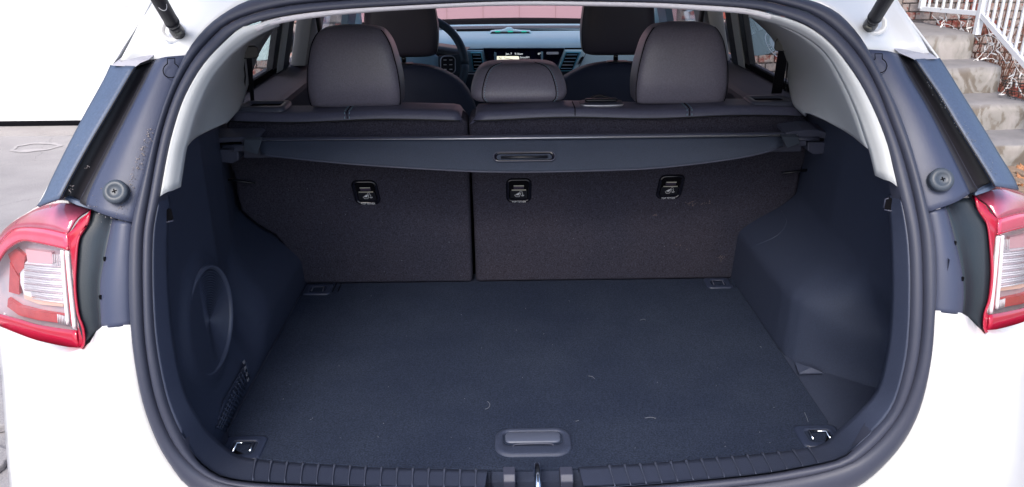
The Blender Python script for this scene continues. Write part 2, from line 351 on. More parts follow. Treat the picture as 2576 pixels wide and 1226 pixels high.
def steps_mat():
    m, t, p = new_mat('patched_steps'); N = t.nodes; L = t.links; tc = N.new('ShaderNodeTexCoord')
    n = N.new('ShaderNodeTexNoise'); n.inputs['Scale'].default_value = 5; n.inputs['Detail'].default_value = 8; L.new(tc.outputs['Object'], n.inputs['Vector'])
    ns = N.new('ShaderNodeVectorMath'); ns.operation = 'SCALE'; ns.inputs['Scale'].default_value = .13; L.new(n.outputs['Color'], ns.inputs[0])
    ad = N.new('ShaderNodeVectorMath'); ad.operation = 'ADD'; L.new(tc.outputs['Object'], ad.inputs[0]); L.new(ns.outputs[0], ad.inputs[1])
    mpx = N.new('ShaderNodeMapping'); mpx.inputs['Scale'].default_value = (1.5, 1, .8); L.new(ad.outputs[0], mpx.inputs['Vector'])
    v = N.new('ShaderNodeTexNoise'); v.inputs['Scale'].default_value = 4.5; v.inputs['Detail'].default_value = 4; v.inputs['Distortion'].default_value = 1.2; L.new(mpx.outputs[0], v.inputs['Vector'])
    v2 = N.new('ShaderNodeTexNoise'); v2.inputs['Scale'].default_value = 30; v2.inputs['Detail'].default_value = 6; L.new(tc.outputs['Object'], v2.inputs['Vector'])
    va = N.new('ShaderNodeMath'); va.operation = 'MULTIPLY_ADD'; va.inputs[1].default_value = .10; L.new(v2.outputs['Fac'], va.inputs[0]); L.new(v.outputs['Fac'], va.inputs[2])
    r = N.new('ShaderNodeValToRGB'); r.color_ramp.elements[0].position = .40; r.color_ramp.elements[0].color = (.15, .125, .105, 1); r.color_ramp.elements[1].position = .72; r.color_ramp.elements[1].color = (.37, .34, .33, 1)
    e = r.color_ramp.elements.new(.50); e.color = (.20, .175, .15, 1); e = r.color_ramp.elements.new(.535); e.color = (.27, .255, .24, 1); e = r.color_ramp.elements.new(.6); e.color = (.31, .29, .275, 1)
    L.new(va.outputs[0], r.inputs[0])
    geo = N.new('ShaderNodeNewGeometry'); sp = N.new('ShaderNodeSeparateXYZ'); L.new(geo.outputs['Normal'], sp.inputs[0])
    rt = N.new('ShaderNodeMapRange'); rt.inputs[1].default_value = .4; rt.inputs[2].default_value = .8; L.new(sp.outputs['Z'], rt.inputs[0])
    nn = N.new('ShaderNodeTexNoise'); nn.inputs['Scale'].default_value = 9; nn.inputs['Detail'].default_value = 8; L.new(tc.outputs['Object'], nn.inputs['Vector'])
    top = N.new('ShaderNodeMix'); top.data_type = 'RGBA'; top.inputs[6].default_value = (.14, .138, .148, 1); top.inputs[7].default_value = (.27, .255, .26, 1); L.new(nn.outputs['Fac'], top.inputs[0])
    x = N.new('ShaderNodeMix'); x.data_type = 'RGBA'; L.new(rt.outputs[0], x.inputs[0]); L.new(r.outputs[0], x.inputs[6]); L.new(top.outputs[2], x.inputs[7])
    L.new(x.outputs[2], p.inputs['Base Color']); p.inputs['Roughness'].default_value = .9
    b = N.new('ShaderNodeBump'); b.inputs['Strength'].default_value = .8; b.inputs['Distance'].default_value = .01; L.new(va.outputs[0], b.inputs['Height']); L.new(b.outputs[0], p.inputs['Normal'])
    return m
M['steps'] = steps_mat()
def brick_mat():
    m, t, p = new_mat('worn_brick'); N = t.nodes; L = t.links; tc = N.new('ShaderNodeTexCoord'); oi = N.new('ShaderNodeObjectInfo')
    ad = N.new('ShaderNodeVectorMath'); ad.operation = 'ADD'; geo = N.new('ShaderNodeNewGeometry'); L.new(geo.outputs['Position'], ad.inputs[0]); cm = N.new('ShaderNodeCombineXYZ'); mm = N.new('ShaderNodeMath'); mm.operation = 'MULTIPLY'; mm.inputs[1].default_value = 40; L.new(oi.outputs['Random'], mm.inputs[0])
    L.new(mm.outputs[0], cm.inputs[0]); L.new(cm.outputs[0], ad.inputs[1])
    n = N.new('ShaderNodeTexNoise'); n.inputs['Scale'].default_value = 22; n.inputs['Detail'].default_value = 7; n.inputs['Roughness'].default_value = .65; L.new(ad.outputs[0], n.inputs['Vector'])
    m2 = N.new('ShaderNodeMath'); m2.operation = 'MULTIPLY_ADD'; m2.inputs[1].default_value = .30; L.new(oi.outputs['Random'], m2.inputs[0]); L.new(n.outputs['Fac'], m2.inputs[2])
    r = N.new('ShaderNodeValToRGB'); E_ = r.color_ramp.elements; E_[0].position = .50; E_[0].color = (.20, .045, .035, 1); E_[1].position = .66; E_[1].color = (.34, .29, .275, 1)
    e = E_.new(.58); e.color = (.26, .13, .11, 1); e = E_.new(.8); e.color = (.22, .19, .19, 1)
    L.new(m2.outputs[0], r.inputs[0]); L.new(r.outputs[0], p.inputs['Base Color']); p.inputs['Roughness'].default_value = .92
    b = N.new('ShaderNodeBump'); b.inputs['Strength'].default_value = .6; b.inputs['Distance'].default_value = .006; L.new(n.outputs['Fac'], b.inputs['Height']); L.new(b.outputs[0], p.inputs['Normal']); return m
M['brick'] = brick_mat()
M['mortar'] = mat('mortar', (.30, .27, .26), .95, bump=(120, .6), var=(10, .7, (.22, .19, .18)))
M['garage_white'] = mat('garage_white', (.86, .86, .86), .45, bump=(300, .1))
M['garage_pink'] = mat('garage_salmon', (.43, .27, .31), .5, var=(1.3, .5, (.40, .25, .30)), bump=(200, .1))
M['door_blue'] = mat('door_slate', (.10, .15, .19), .45, var=(3, .4, (.13, .17, .2)))

def sheet(name, x0, x1, y0, y1, z, m, nx=1, ny=1, **k):
    vs = [(x0+(x1-x0)*i/nx, y0+(y1-y0)*j/ny, z) for j in range(ny+1) for i in range(nx+1)]
    fs = [(j*(nx+1)+i, j*(nx+1)+i+1, (j+1)*(nx+1)+i+1, (j+1)*(nx+1)+i) for j in range(ny) for i in range(nx)]
    return mesh(name, vs, fs, m, **k)
tag(sheet('ground', -400, 400, -400, 400, -.012, M['field'], smooth_=False), kind='structure')
drive = tag(sheet('driveway', -6.5, 2.9, -25, 5.95, .0, M['drive'], smooth_=False), kind='structure')
prism('garage_apron', [(-6.5, 5.955, -.01), (2.0, 5.955, -.01), (2.0, 6.60, .004), (-6.5, 6.60, .004)], (0, 0, .012), concrete_mat('apron_concrete', (.27, .25, .25), (.36, .34, .34), False), drive, bevel=.004)
# pale mark left on the driveway, an open ring of chalky residue
mk = []
for i in range(40):
    a = 2*pi*i/40; rr = 1+.06*sin(3*a+1)+.05*sin(7*a)
    mk.append((rr*cos(a), rr*sin(a)))
vs = []; fs = []
for i, (x, y) in enumerate(mk):
    wd = .80 if i < 18 or i > 36 else .86
    if 36 > i > 27: wd = .55
    vs += [(-3.42+x*.165, 5.60+y*.14, .004), (-3.42+x*.165*wd, 5.60+y*.12*wd, .004)]
for i in range(40): j = (i+1) % 40; fs.append((2*i, 2*j, 2*j+1, 2*i+1))
mesh('pale_mark', vs, fs, mat('chalk_residue', (.42, .40, .415), .9, var=(30, 1.0, (.33, .315, .33))), drive, smooth_=False)
# broken paving and snow beside the car
stones = []
random.seed(3)
for k, (x, y, sx, sy, c) in enumerate([(-1.66, 2.62, .16, .14, 0), (-1.62, 2.38, .13, .15, 1), (-1.66, 2.14, .2, .16, 0), (-1.60, 1.90, .22, .2, 1), (-1.92, 2.3, .24, .2, 0), (-1.9, 1.96, .22, .22, 1), (-2.2, 2.2, .25, .22, 1), (-1.62, 1.62, .25, .22, 0)]):
    pl = []
    for i in range(9):
        a = 2*pi*i/9+random.uniform(-.2, .2); pl.append((x+sx*.6*cos(a)*random.uniform(.8, 1.1), y+sy*.6*sin(a)*random.uniform(.8, 1.1), .001))
    prism('paving_stone', pl, (0, 0, random.uniform(.012, .03)), M['drive'], drive, bevel=.006)
for k, (x, y, r) in enumerate([(-1.66, 2.78, .16), (-1.60, 2.26, .10)]):
    vs = [(x, y, .06)]; fs = []
    for j in range(1, 5):
        for i in range(18):
            a = 2*pi*i/18; q = r*j/4*(1+.2*sin(3*a+k)+.12*sin(5*a)); vs.append((x+q*cos(a), y+q*sin(a), .06*(1-(j/4)**2)-.002))
    for i in range(18): fs.append((0, 1+i, 1+(i+1) % 18))
    for j in range(3):
        for i in range(18): fs.append((1+j*18+i, 1+j*18+(i+1) % 18, 1+(j+1)*18+(i+1) % 18, 1+(j+1)*18+i))
    o = mesh('snow_patch', vs, fs, mat('old_snow', (.7, .74, .82), .7, bump=(60, .5)))
    tag(o, ['small mound of old snow on the ground at the left edge, higher one', 'smaller snow lump on broken paving beside the lower left bumper'][k], 'snow')

# ---- the house ahead of the car
HY_L, HY_R = 6.16, 6.60
house = tag(empty('house', (0, 6.4, 0)), 'mottled red and white brick house front ahead of the car', 'house')
def seg_wall(x0, x1, y, z0=0, z1=3.0):
    box('wall', ((x0+x1)/2, y+.162, (z0+z1)/2), (x1-x0, .3, z1-z0), M['mortar'], house, bevel=0)
BR = (.125, .0665)
proto = None
def bricks(x0, x1, z0, z1, y, single=True):
    global proto
    vs = []; fs = []; nz = int((z1-z0)/BR[1]); r = 0
    for j in range(nz):
        zc = z0+(j+.5)*BR[1]; off = (j % 2)*BR[0]*.5; i = 0
        while True:
            xa = x0+(i-(.5 if off else 0))*BR[0]; xb = xa+BR[0]; i += 1
            if xa > x1-.01: break
            xa = max(xa, x0); xb = min(xb, x1)
            if xb-xa < .03: continue
            wd, ht = xb-xa-.009-random.uniform(0, .004), BR[1]-.010-random.uniform(0, .003)
            dp = random.uniform(-.004, .004)
            if single:
                if proto is None:
                    o = box('brick', (0, 0, 0), (1, 1, 1), M['brick'], house, bevel=0); proto = o.data
                    bmx = bmesh.new(); bmx.from_mesh(proto); bmesh.ops.bevel(bmx, geom=bmx.edges[:], offset=.045, segments=1, affect='EDGES'); bmx.to_mesh(proto); bmx.free()
                else:
                    o = bpy.data.objects.new('brick', proto); C.objects.link(o); o.parent = house
                o.matrix_parent_inverse = Matrix.Translation((0, -6.4, 0))
                o.location = ((xa+xb)/2, y+dp, zc); o.scale = (wd, .03, ht); o.rotation_euler = (0, random.uniform(-.006, .006), 0)
            else:
                b = len(vs); x_, z_ = (xa+xb)/2, zc
                for sx in (-1, 1):
                    for sy in (-1, 1):
                        for sz in (-1, 1): vs.append((x_+sx*wd/2, y+dp+sy*.015, z_+sz*ht/2))
                fs += [tuple(b+q for q in f) for f in [(0, 1, 3, 2), (4, 6, 7, 5), (0, 4, 5, 1), (2, 3, 7, 6), (0, 2, 6, 4), (1, 5, 7, 3)]]
    if not single and vs: tag(mesh('brick_courses', vs, fs, M['brick'], house, smooth_=False), kind='stuff')
seg_wall(-2.35, -1.15, HY_L); seg_wall(-6.5, -5.3, HY_L); seg_wall(1.35, 2.15, HY_L)
seg_wall(2.15, 6.5, HY_R)
box('wall', (2.15, 6.53, 1.5), (.06, .44, 3.0), M['mortar'], house, bevel=0)
box('lintel', (-3.8, 6.32, 2.62), (2.9, .3, .76), M['garage_white'], house); box('lintel', (.1, 6.32, 2.62), (2.5, .3, .76), M['garage_white'], house)
zt = BR[1]*15
bricks(-2.35, -1.15, .0, zt, HY_L); bricks(-2.35, -1.15, zt, 3.0, HY_L, False)
bricks(-6.5, -5.3, 0, 3.0, HY_L, False)
bricks(1.35, 2.15, BR[1]*3, zt, HY_L); bricks(1.35, 2.15, 0, BR[1]*3, HY_L, False); bricks(1.35, 2.15, zt, 3.0, HY_L, False)
bricks(3.25, 4.12, BR[1]*3, zt, HY_R); bricks(2.2, 3.25, 0, .70, HY_R, False); bricks(3.25, 6.5, 0, BR[1]*3, HY_R, False); bricks(4.12, 6.5, BR[1]*3, zt, HY_R, False); bricks(2.2, 6.5, 2.8, 3.0, HY_R, False)
bricks(3.25, 6.5, zt, 2.8, HY_R, False)
def garage_door(x0, x1, m, label, n=5, h=2.24, grooves=4):
    g = box('garage_door', ((x0+x1)/2, HY_L+.15, h/2+.01), (x1-x0, .03, h-.02), m, house, bevel=0); g['label'] = label
    for i in range(n):
        box('door_panel', ((x0+x1)/2, HY_L+.122, .045+(i+.5)*(h-.05)/n), (x1-x0-.02, .024, (h-.05)/n-.003), m, g, bevel=.0015)
    box('bottom_seal', ((x0+x1)/2, HY_L+.115, .02), (x1-x0, .05, .045), M['gap'], g, bevel=.004)
    return g
garage_door(-5.3, -2.35, M['garage_white'], 'white sectional garage door')
gp = garage_door(-1.15, 1.35, M['garage_pink'], 'salmon pink sectional garage door', n=4)
for k in range(9):                                        # upright joints seen through the windscreen
    box('door_stile', (-1.0+k*.28, HY_L+.108, 1.12), (.006, .004, 2.1), mat('salmon_joint', (.33, .20, .23), .6) if k == 0 else bpy.data.materials['salmon_joint'], gp, bevel=0)
# entrance door at the head of the steps
fd = box('front_door', (2.66, HY_R-.03, 1.76), (.84, .05, 2.06), M['door_blue'], house, bevel=.004); fd['label'] = 'slate blue entrance door'
for zz in (.98, 1.45, 2.1): box('door_panel', (2.66, HY_R-.062, zz+.05), (.56, .014, .34), mat('door_panel_grey', (.17, .20, .24), .4), fd, bevel=.006)
for xx in (2.205, 3.115): box('door_casing', (xx, HY_R-.03, 1.76), (.07, .09, 2.1), M['whitemetal'], fd, bevel=.004)
roofb = prism('roof', [(-6.8, 5.8, 2.95), (6.8, 5.8, 2.95), (6.8, 10.5, 4.6), (-6.8, 10.5, 4.6)], (0, 0, .12), mat('roof_shingle', (.09, .08, .08), .9, bump=(40, .6)), house)
box('wall', (0, 10.4, 1.5), (13, .25, 3.0), M['mortar'], house, bevel=0)
for xx in (-6.4, 6.4): box('wall', (xx, 8.4, 1.5), (.25, 4, 3.0), M['mortar'], house, bevel=0)

# ---- steps
st = tag(empty('concrete_steps', (2.9, 5.6, 0)), 'patched concrete steps rising to the brick wall beside the car', 'steps')
def rough_step(x0, x1, y0, y1, z0, z1, seed):
    nx, ny, nz = 30, 8, 6; random.seed(seed); vs = []; idx = {}; fs = []
    def v(i, j, k):
        key = (i, j, k)
        if key not in idx:
            x = x0+(x1-x0)*i/nx; y = y0+(y1-y0)*j/ny; z = z0+(z1-z0)*k/nz
            wv = .006*sin(x*11+seed)+.004*sin(x*29+z*17+seed*2)
            if j == 0: y += wv+random.uniform(-.002, .002)
            if k == nz: z += .004*sin(x*7+seed)+random.uniform(-.0015, .0015)
            if j == 0 and k == nz: y += .012; z -= .008+random.uniform(0, .006)
            idx[key] = len(vs); vs.append((x, y, z))
        return idx[key]
    for i in range(nx):
        for k in range(nz): fs.append((v(i, 0, k), v(i+1, 0, k), v(i+1, 0, k+1), v(i, 0, k+1))); fs.append((v(i, ny, k), v(i, ny, k+1), v(i+1, ny, k+1), v(i+1, ny, k)))
        for j in range(ny): fs.append((v(i, j, nz), v(i+1, j, nz), v(i+1, j+1, nz), v(i, j+1, nz)))
    for j in range(ny):
        for k in range(nz): fs.append((v(0, j, k), v(0, j, k+1), v(0, j+1, k+1), v(0, j+1, k))); fs.append((v(nx, j, k), v(nx, j+1, k), v(nx, j+1, k+1), v(nx, j, k+1)))
    return mesh('step', vs, fs, M['steps'], st, smooth_=True)
Y0 = 4.80
rough_step(2.2, 3.62, Y0, Y0+.42, -.02, .17, 1)
rough_step(2.2, 3.50, Y0+.33, Y0+.75, -.02, .35, 2)
rough_step(2.2, 3.47, Y0+.66, Y0+1.08, -.02, .535, 3)
rough_step(2.2, 3.42, Y0+.98, HY_R-.03, -.02, .72, 4)

# ---- railing
rl = tag(empty('railing', (3.4, 6.0, .72)), 'white metal stair railing with thin balusters above the steps', 'railing')
A = Vector((3.44, 5.80, .86)); B = Vector(pY(2318, 22, 6.45)); Cc = pX(2640, 232, 3.44)
def bar(name, a, b, wd, m, parent, ht=None):
    a, b = Vector(a), Vector(b); t = (b-a).normalized(); u = t.cross(Vector((0, 0, 1)))
    u = u.normalized() if u.length > .05 else Vector((1, 0, 0)); v_ = u.cross(t); h2 = (ht or wd)/2; w2 = wd/2
    vs = [p+u*w2*sx+v_*h2*sz for p in (a, b) for sx, sz in ((-1, -1), (1, -1), (1, 1), (-1, 1))]
    return mesh(name, vs, [(3, 2, 1, 0), (4, 5, 6, 7), (0, 1, 5, 4), (1, 2, 6, 5), (2, 3, 7, 6), (3, 0, 4, 7)], m, parent, bevel=.002, smooth_=False)
up9 = Vector((0, 0, .82))
bar('bottom_rail', B, A, .03, M['whitemetal'], rl, .034); bar('bottom_rail', A, Cc, .03, M['whitemetal'], rl, .038)
bar('handrail', B+up9, A+up9, .045, M['whitemetal'], rl); bar('handrail', A+up9, Cc+up9, .045, M['whitemetal'], rl)
bar('post', A-Vector((0, 0, .15)), A+up9, .042, M['whitemetal'], rl)
bar('post', B-Vector((0, 0, .0)), B+up9, .04, M['whitemetal'], rl)
bar('post', Vector((Cc.x, Cc.y, 0)), Cc+up9, .042, M['whitemetal'], rl)
for i in range(1, 8): p = B.lerp(A, i/8); bar('baluster', p, p+up9, .016, M['whitemetal'], rl)
for i in range(1, 12): p = A.lerp(Cc, i/11.5); bar('baluster', p, p+up9, .017, M['whitemetal'], rl)

# ---- icicle light string draped along the railing
sg = tag(empty('string_lights', (3.4, 5.9, .8)), 'white icicle light string draped over the railing and steps', 'string lights')
random.seed(11)
def px_line(pts): return [pY(x, y, Y) for x, y, Y in pts]
runs = [
 [(2345, 40, 6.3), (2362, 52, 6.28), (2372, 45, 6.26), (2378, 68, 6.24), (2395, 74, 6.22), (2408, 76, 6.2)],
 [(2375, 20, 6.2), (2380, 45, 6.18), (2368, 60, 6.16), (2385, 62, 6.15), (2400, 70, 6.12), (2420, 84, 6.1), (2434, 90, 6.08)],
 [(2405, 18, 6.1), (2412, 50, 6.08), (2425, 58, 6.05), (2418, 70, 6.03), (2410, 85, 6.0), (2400, 90, 5.99)],
 [(2440, 25, 5.95), (2436, 50, 5.93), (2432, 70, 5.9), (2440, 88, 5.87), (2462, 93, 5.84), (2480, 88, 5.80), (2492, 90, 5.77)],
 [(2480, 90, 5.76), (2486, 115, 5.74), (2478, 128, 5.73), (2462, 145, 5.72), (2448, 155, 5.71), (2433, 165, 5.70)],
 [(2492, 95, 5.75), (2500, 120, 5.7), (2494, 132, 5.7), (2480, 148, 5.65), (2495, 148, 5.62), (2510, 155, 5.6)],
 [(2480, 60, 5.75), (2490, 85, 5.72), (2510, 100, 5.66), (2518, 118, 5.62), (2505, 126, 5.6), (2520, 140, 5.56), (2530, 160, 5.52)],
 [(2556, 172, 5.4), (2548, 195, 5.36), (2538, 212, 5.34), (2526, 228, 5.32), (2512, 240, 5.3)],
 [(2545, 195, 5.36), (2556, 205, 5.34), (2566, 230, 5.32), (2576, 240, 5.3), (2600, 250, 5.28)],
 [(2540, 120, 5.5), (2552, 150, 5.46), (2560, 175, 5.42), (2575, 190, 5.4), (2590, 210, 5.36)],
 [(2513, 40, 5.62), (2520, 70, 5.6), (2540, 78, 5.56), (2535, 95, 5.54), (2552, 110, 5.5)]]
for r_ in runs:
    P = cr(px_line(r_), 36)
    P = [p+Vector((random.uniform(-1, 1), random.uniform(-1, 1), random.uniform(-1, 1)))*.003 for p in P]
    tube('wire', P, .0026, M['wire_white'], sg, seg=5)
    for q in (7, 15, 24, 35):
        d = Vector((random.uniform(-.6, .6), random.uniform(-.3, .1), random.uniform(-1, .3))).normalized()
        tube('bulb', [P[q], P[q]+d*.018, P[q]+d*.034, P[q]+d*.042], [.005, .0065, .005, .001], M['wire_white'], sg, seg=6)

# ---- bare shrub behind the railing, wire basket, dry leaves
sh = tag(empty('bare_shrub', (3.75, 6.1, 0)), 'leafless reddish twiggy shrub behind the white railing', 'shrub')
random.seed(5); vs = []; fs = []
for k in range(46):
    b = Vector((3.72+random.uniform(-.22, .4), 6.15+random.uniform(-.25, .25), .0)); h = random.uniform(.5, .98)
    tp = b+Vector((random.uniform(-.25, .25), random.uniform(-.15, .15), h)); md = b.lerp(tp, .5)+Vector((random.uniform(-.06, .06), 0, 0))
    P = cr([b, md, tp], 8); tubedata(P, [.006-.0006*i for i in range(8)], 5, vs, fs)
    for q in (3, 5):
        e = P[q]+Vector((random.uniform(-.16, .16), random.uniform(-.1, .1), random.uniform(.08, .22))); tubedata([P[q], P[q].lerp(e, .5)+Vector((0, 0, .01)), e], [.003, .0025, .0012], 4, vs, fs)
tag(mesh('twig', vs, fs, M['twig'], sh), kind='stuff')
bk = tag(empty('wire_basket', tuple(pZ(2570, 262, .2))), 'black wire basket at the right edge beside the steps', 'basket')
bc = Vector(pY(2580, 225, 5.25)); vs = []; fs = []
for j in range(7):
    z = -.07+j*.022; R_ = .085+.012*j
    P = [bc+Vector((R_*cos(a), R_*sin(a), z)) for a in [2*pi*i/24 for i in range(25)]]; tubedata(P, .0022, 5, vs, fs, caps=False)
mesh('ring_wire', vs, fs, M['blackwire'], bk)
vs = []; fs = []
for i in range(14):
    a = 2*pi*i/14; P = [bc+Vector(((.085+.012*j)*cos(a), (.085+.012*j)*sin(a), -.07+j*.022)) for j in range(7)]; tubedata(P, .0018, 5, vs, fs)
tubedata([bc+Vector((0, 0, -.07)), Vector((bc.x, bc.y, 0))], .006, 6, vs, fs)
mesh('upright_wire', vs, fs, M['blackwire'], bk)
random.seed(9)
lf = [(2566, 432, 0), (2574, 428, 1), (2568, 452, 2), (2560, 470, 3)]
lab = ['curled orange dry leaf at the foot of the lowest step', 'dry leaf nearest the right edge below the steps', 'small brown leaf lying on the edging stones', 'pale dry leaf furthest down beside the right cladding']
for x, y, k in lf:
    p = pZ(x, y, .02); vs = []; fs = []
    for j in range(5):
        for i in range(5):
            u, v = i/4-.5, j/4-.5; wv = (1-(2*abs(v))**2)*.9+.1
            vs.append((p.x+u*.05*wv, p.y+v*.09, p.z+.02*sin(u*4+k)+.015*v*v*4))
    for j in range(4):
        for i in range(4): fs.append((j*5+i, j*5+i+1, j*5+i+6, j*5+i+5))
    tag(mesh('dry_leaf', vs, fs, M['leaf'], solid=.0008), lab[k], 'leaf')
# brown edging stones in front of the lowest step
M['edging'] = mat('edging_stone', (.26, .19, .14), .95, bump=(90, .7), var=(12, .8, (.16, .11, .08)))
for r_ in range(5):
    for c_ in range(5):
        x = 2.92+c_*.235+(r_ % 2)*.1; y = 4.68-r_*.13
        box('edging_stone', (x, y, .012+random.uniform(-.006, .006)), (.225, .115, .05), M['edging'], drive, bevel=.008, rot=Matrix.Rotation(random.uniform(-.04, .04), 3, 'Z'))

# ================================================================== the car
car = tag(empty('car', (0, 1.0, 0)), 'white hatchback with its tailgate open showing the empty boot', 'car')
# ---- loops round the tailgate opening (traced, then laid on the real opening surface)
LI = [(1300,2),(1060,11),(843,24),(705,42),(605,72),(547,123),(503,175),(464,245),(438,320),(420,394),(401,497),(392,540),(384,600),(383,739),(392,871),(418,1002),(450,1085),(487,1150),(534,1190),(592,1210),(734,1221),(1000,1229),(1340,1233),(1500,1231),(1699,1217),(1900,1198),(2000,1182),(2104,1160),(2141,1139),(2199,1086),(2247,1023),(2278,918),(2289,818),(2291,687),(2283,581),(2259,471),(2231,359),(2196,271),(2152,188),(2095,114),(2034,66),(1964,39),(1876,20),(1602,5)]
LG = [(1300,-18),(1060,-10),(843,3),(705,18),(590,52),(528,100),(480,160),(441,235),(412,320),(394,400),(377,497),(366,560),(361,620),(361,739),(368,871),(392,1002),(434,1107),(487,1171),(545,1208),(640,1228),(734,1237),(1000,1246),(1340,1250),(1700,1237),(1900,1216),(2010,1200),(2100,1178),(2162,1150),(2225,1092),(2273,1018),(2304,923),(2318,818),(2320,713),(2315,600),(2298,500),(2272,400),(2240,310),(2205,220),(2160,140),(2100,75),(2040,35),(1964,12),(1876,-2),(1602,-16)]
LO = [(1300,-45),(1060,-38),(843,-28),(705,-16),(630,0),(578,26),(525,66),(482,118),(450,180),(416,270),(390,355),(368,438),(345,520),(331,600),(328,739),(337,871),(360,1002),(397,1107),(434,1171),(476,1222),(560,1262),(734,1285),(1000,1296),(1340,1300),(1700,1290),(1900,1276),(2060,1255),(2152,1226),(2225,1165),(2278,1097),(2315,1013),(2339,897),(2347,792),(2352,713),(2347,600),(2325,510),(2301,416),(2279,341),(2249,263),(2205,175),(2174,114),(2139,66),(2095,26),(2025,-2),(1930,-20),(1602,-42)]
ANG = 240
def by_angle(loop, c=(1310, 600)):
    D = cr([Vector((x, y, 0)) for x, y in loop], 900, True)
    best = {}
    A_ = sorted((atan2(p.y-c[1], p.x-c[0]), p) for p in D) if False else sorted([(atan2(p.y-c[1], p.x-c[0]), p.x, p.y) for p in D])
    out = []
    A_ = [(A_[-1][0]-2*pi, A_[-1][1], A_[-1][2])]+A_+[(A_[0][0]+2*pi, A_[0][1], A_[0][2])]
    j = 0
    for i in range(ANG):
        a = -pi+2*pi*(i+.5)/ANG
        while A_[j+1][0] < a: j += 1
        u, v = A_[j], A_[j+1]; t = (a-u[0])/(v[0]-u[0]) if v[0] > u[0] else 0
        out.append((u[1]+(v[1]-u[1])*t, u[2]+(v[2]-u[2])*t))
    return out
aI, aG, aO = by_angle(LI), by_angle(LG), by_angle(LO)
def ringmesh(name, rings, m, parent, skip=None, **k):
    n = len(rings[0]); vs = [v for r in rings for v in r]; fs = []
    for j in range(len(rings)-1):
        for i in range(n):
            if skip and skip(i): continue
            fs.append((j*n+i, j*n+(i+1) % n, (j+1)*n+(i+1) % n, (j+1)*n+i))
    return mesh(name, vs, fs, m, parent, **k)
I3 = [pO(x, y, 0) for x, y in aI]; G3 = [pO(x, y, 0) for x, y in aG]; O3 = [pO(x, y, .004) for x, y in aO]
toCam = Vector((0, -1, .25)).normalized()
rings = [[p+Vector((0, .035, 0)) for p in O3]]
for t in [0, .08, .2, .35, .5, .65, .8, .92, 1]:
    rings.append([a.lerp(b, t)+toCam*(.013*sqrt(max(0, 1-(2*t-1)**2))) for a, b in zip(O3, G3)])
s1 = ringmesh('door_seal', rings, M['rubber'], car)
rings = []
for t in [0, .1, .25, .5, .75, .9, 1]:
    rings.append([a.lerp(b, t)+toCam*(.009*sqrt(max(0, 1-(2*t-1)**2)))-toCam*.001 for a, b in zip(G3, I3)])
rings.append([p+Vector((0, .03*(1-smooth(q[1], 1060, 1200)), -.02*smooth(q[1], 1060, 1200))) for p, q in zip(I3, aI)])
ringmesh('seal_lip', rings, M['rubber'], s1)

# ---- charcoal rim and sill inside the seal
LJ = [(440,478),(432,520),(424,581),(424,687),(437,845),(466,981),(513,1070),(560,1118),(600,1146),(640,1155),(750,1165),(855,1171),(929,1176),(1100,1180),(1225,1182),(1480,1174),(1600,1168),(1699,1161),(1805,1152),(1941,1139),(2010,1131),(2070,1117),(2104,1086),(2162,1033),(2204,981),(2225,907),(2236,834),(2241,739),(2238,581),(2229,500),(2215,452),(1900,200),(1300,150),(700,200)]
aJ = by_angle(LJ)
ang = [-pi+2*pi*(i+.5)/ANG for i in range(ANG)]
def joff(x, y): return .045+.055*smooth(y, 1010, 1150)
def jpt(x, y):
    a = pO(x, y, joff(x, y))
    if y > 900:
        b = pZ(x, y, .6975)
        if b.y < a.y: return b
    return a
J3 = [jpt(x, y) for x, y in aJ]
lower = [i for i in range(ANG) if aI[i][1] > 486]
def rimskip(i): return not (aI[i][1] > 486 and aI[(i+1) % ANG][1] > 486) or (1232 < aI[i][0] < 1478 and aI[i][1] > 900) 
rings = [[p+Vector((0, .004, -.0)) for p in I3]]
for t, h in ((.12, .005), (.3, .008), (.5, .008), (.7, .006), (.88, .005), (1, 0)):
    rings.append([a.lerp(b, t)+toCam*h for a, b in zip(I3, J3)])
def outw(p, d): return Vector((p.x+(d if p.x > 0 else -d)*smooth(abs(p.x), .3, .47), p.y+.012, p.z-.03*(1-smooth(abs(p.x), .3, .47))))
rings.append([outw(p, .05) for p in J3])
M['rib'] = mat('rib_lighter', (.075, .088, .135), .5)  # ribs a tone lighter than the sill trim
sill = ringmesh('sill_trim', rings, M['trim2'], car, skip=rimskip)
# moulded ribs across the sill
def sillpt(xi, xj, t):                                     # point on the sill, t = 0 at the seal, 1 at the floor
    def on(P2, P3_, x):
        for i in range(ANG-1):
            (u, y0_), (v, _) = P2[i], P2[i+1]
            if y0_ > 900 and min(u, v) <= x <= max(u, v): return P3_[i].lerp(P3_[i+1], (x-u)/(v-u+1e-9))
        return P3_[0]
    a_ = on(aI, I3, xi); b_ = on(aJ, J3, xj)
    h = interp([(0, .004), (.12, .005), (.3, .008), (.5, .008), (.7, .006), (.88, .004), (1, 0)], t)
    return a_.lerp(b_, t)+toCam*h
def rib_at(x, sl_):
    P = [sillpt(x-sl_, x, t)+Vector((0, 0, .0012)) for t in (1.0, .95, .85, .7, .55, .4, .26, .14)]
    tube('sill_rib', P, [.0016, .0024, .0013, .0010, .0008, .0008, .0012, .0008], M['rib'], sill, seg=6)
for k in range(15): rib_at(645+k*39.5, 6-k*.4)
for k in range(14): rib_at(1532+k*38.5, -16-k*.8)
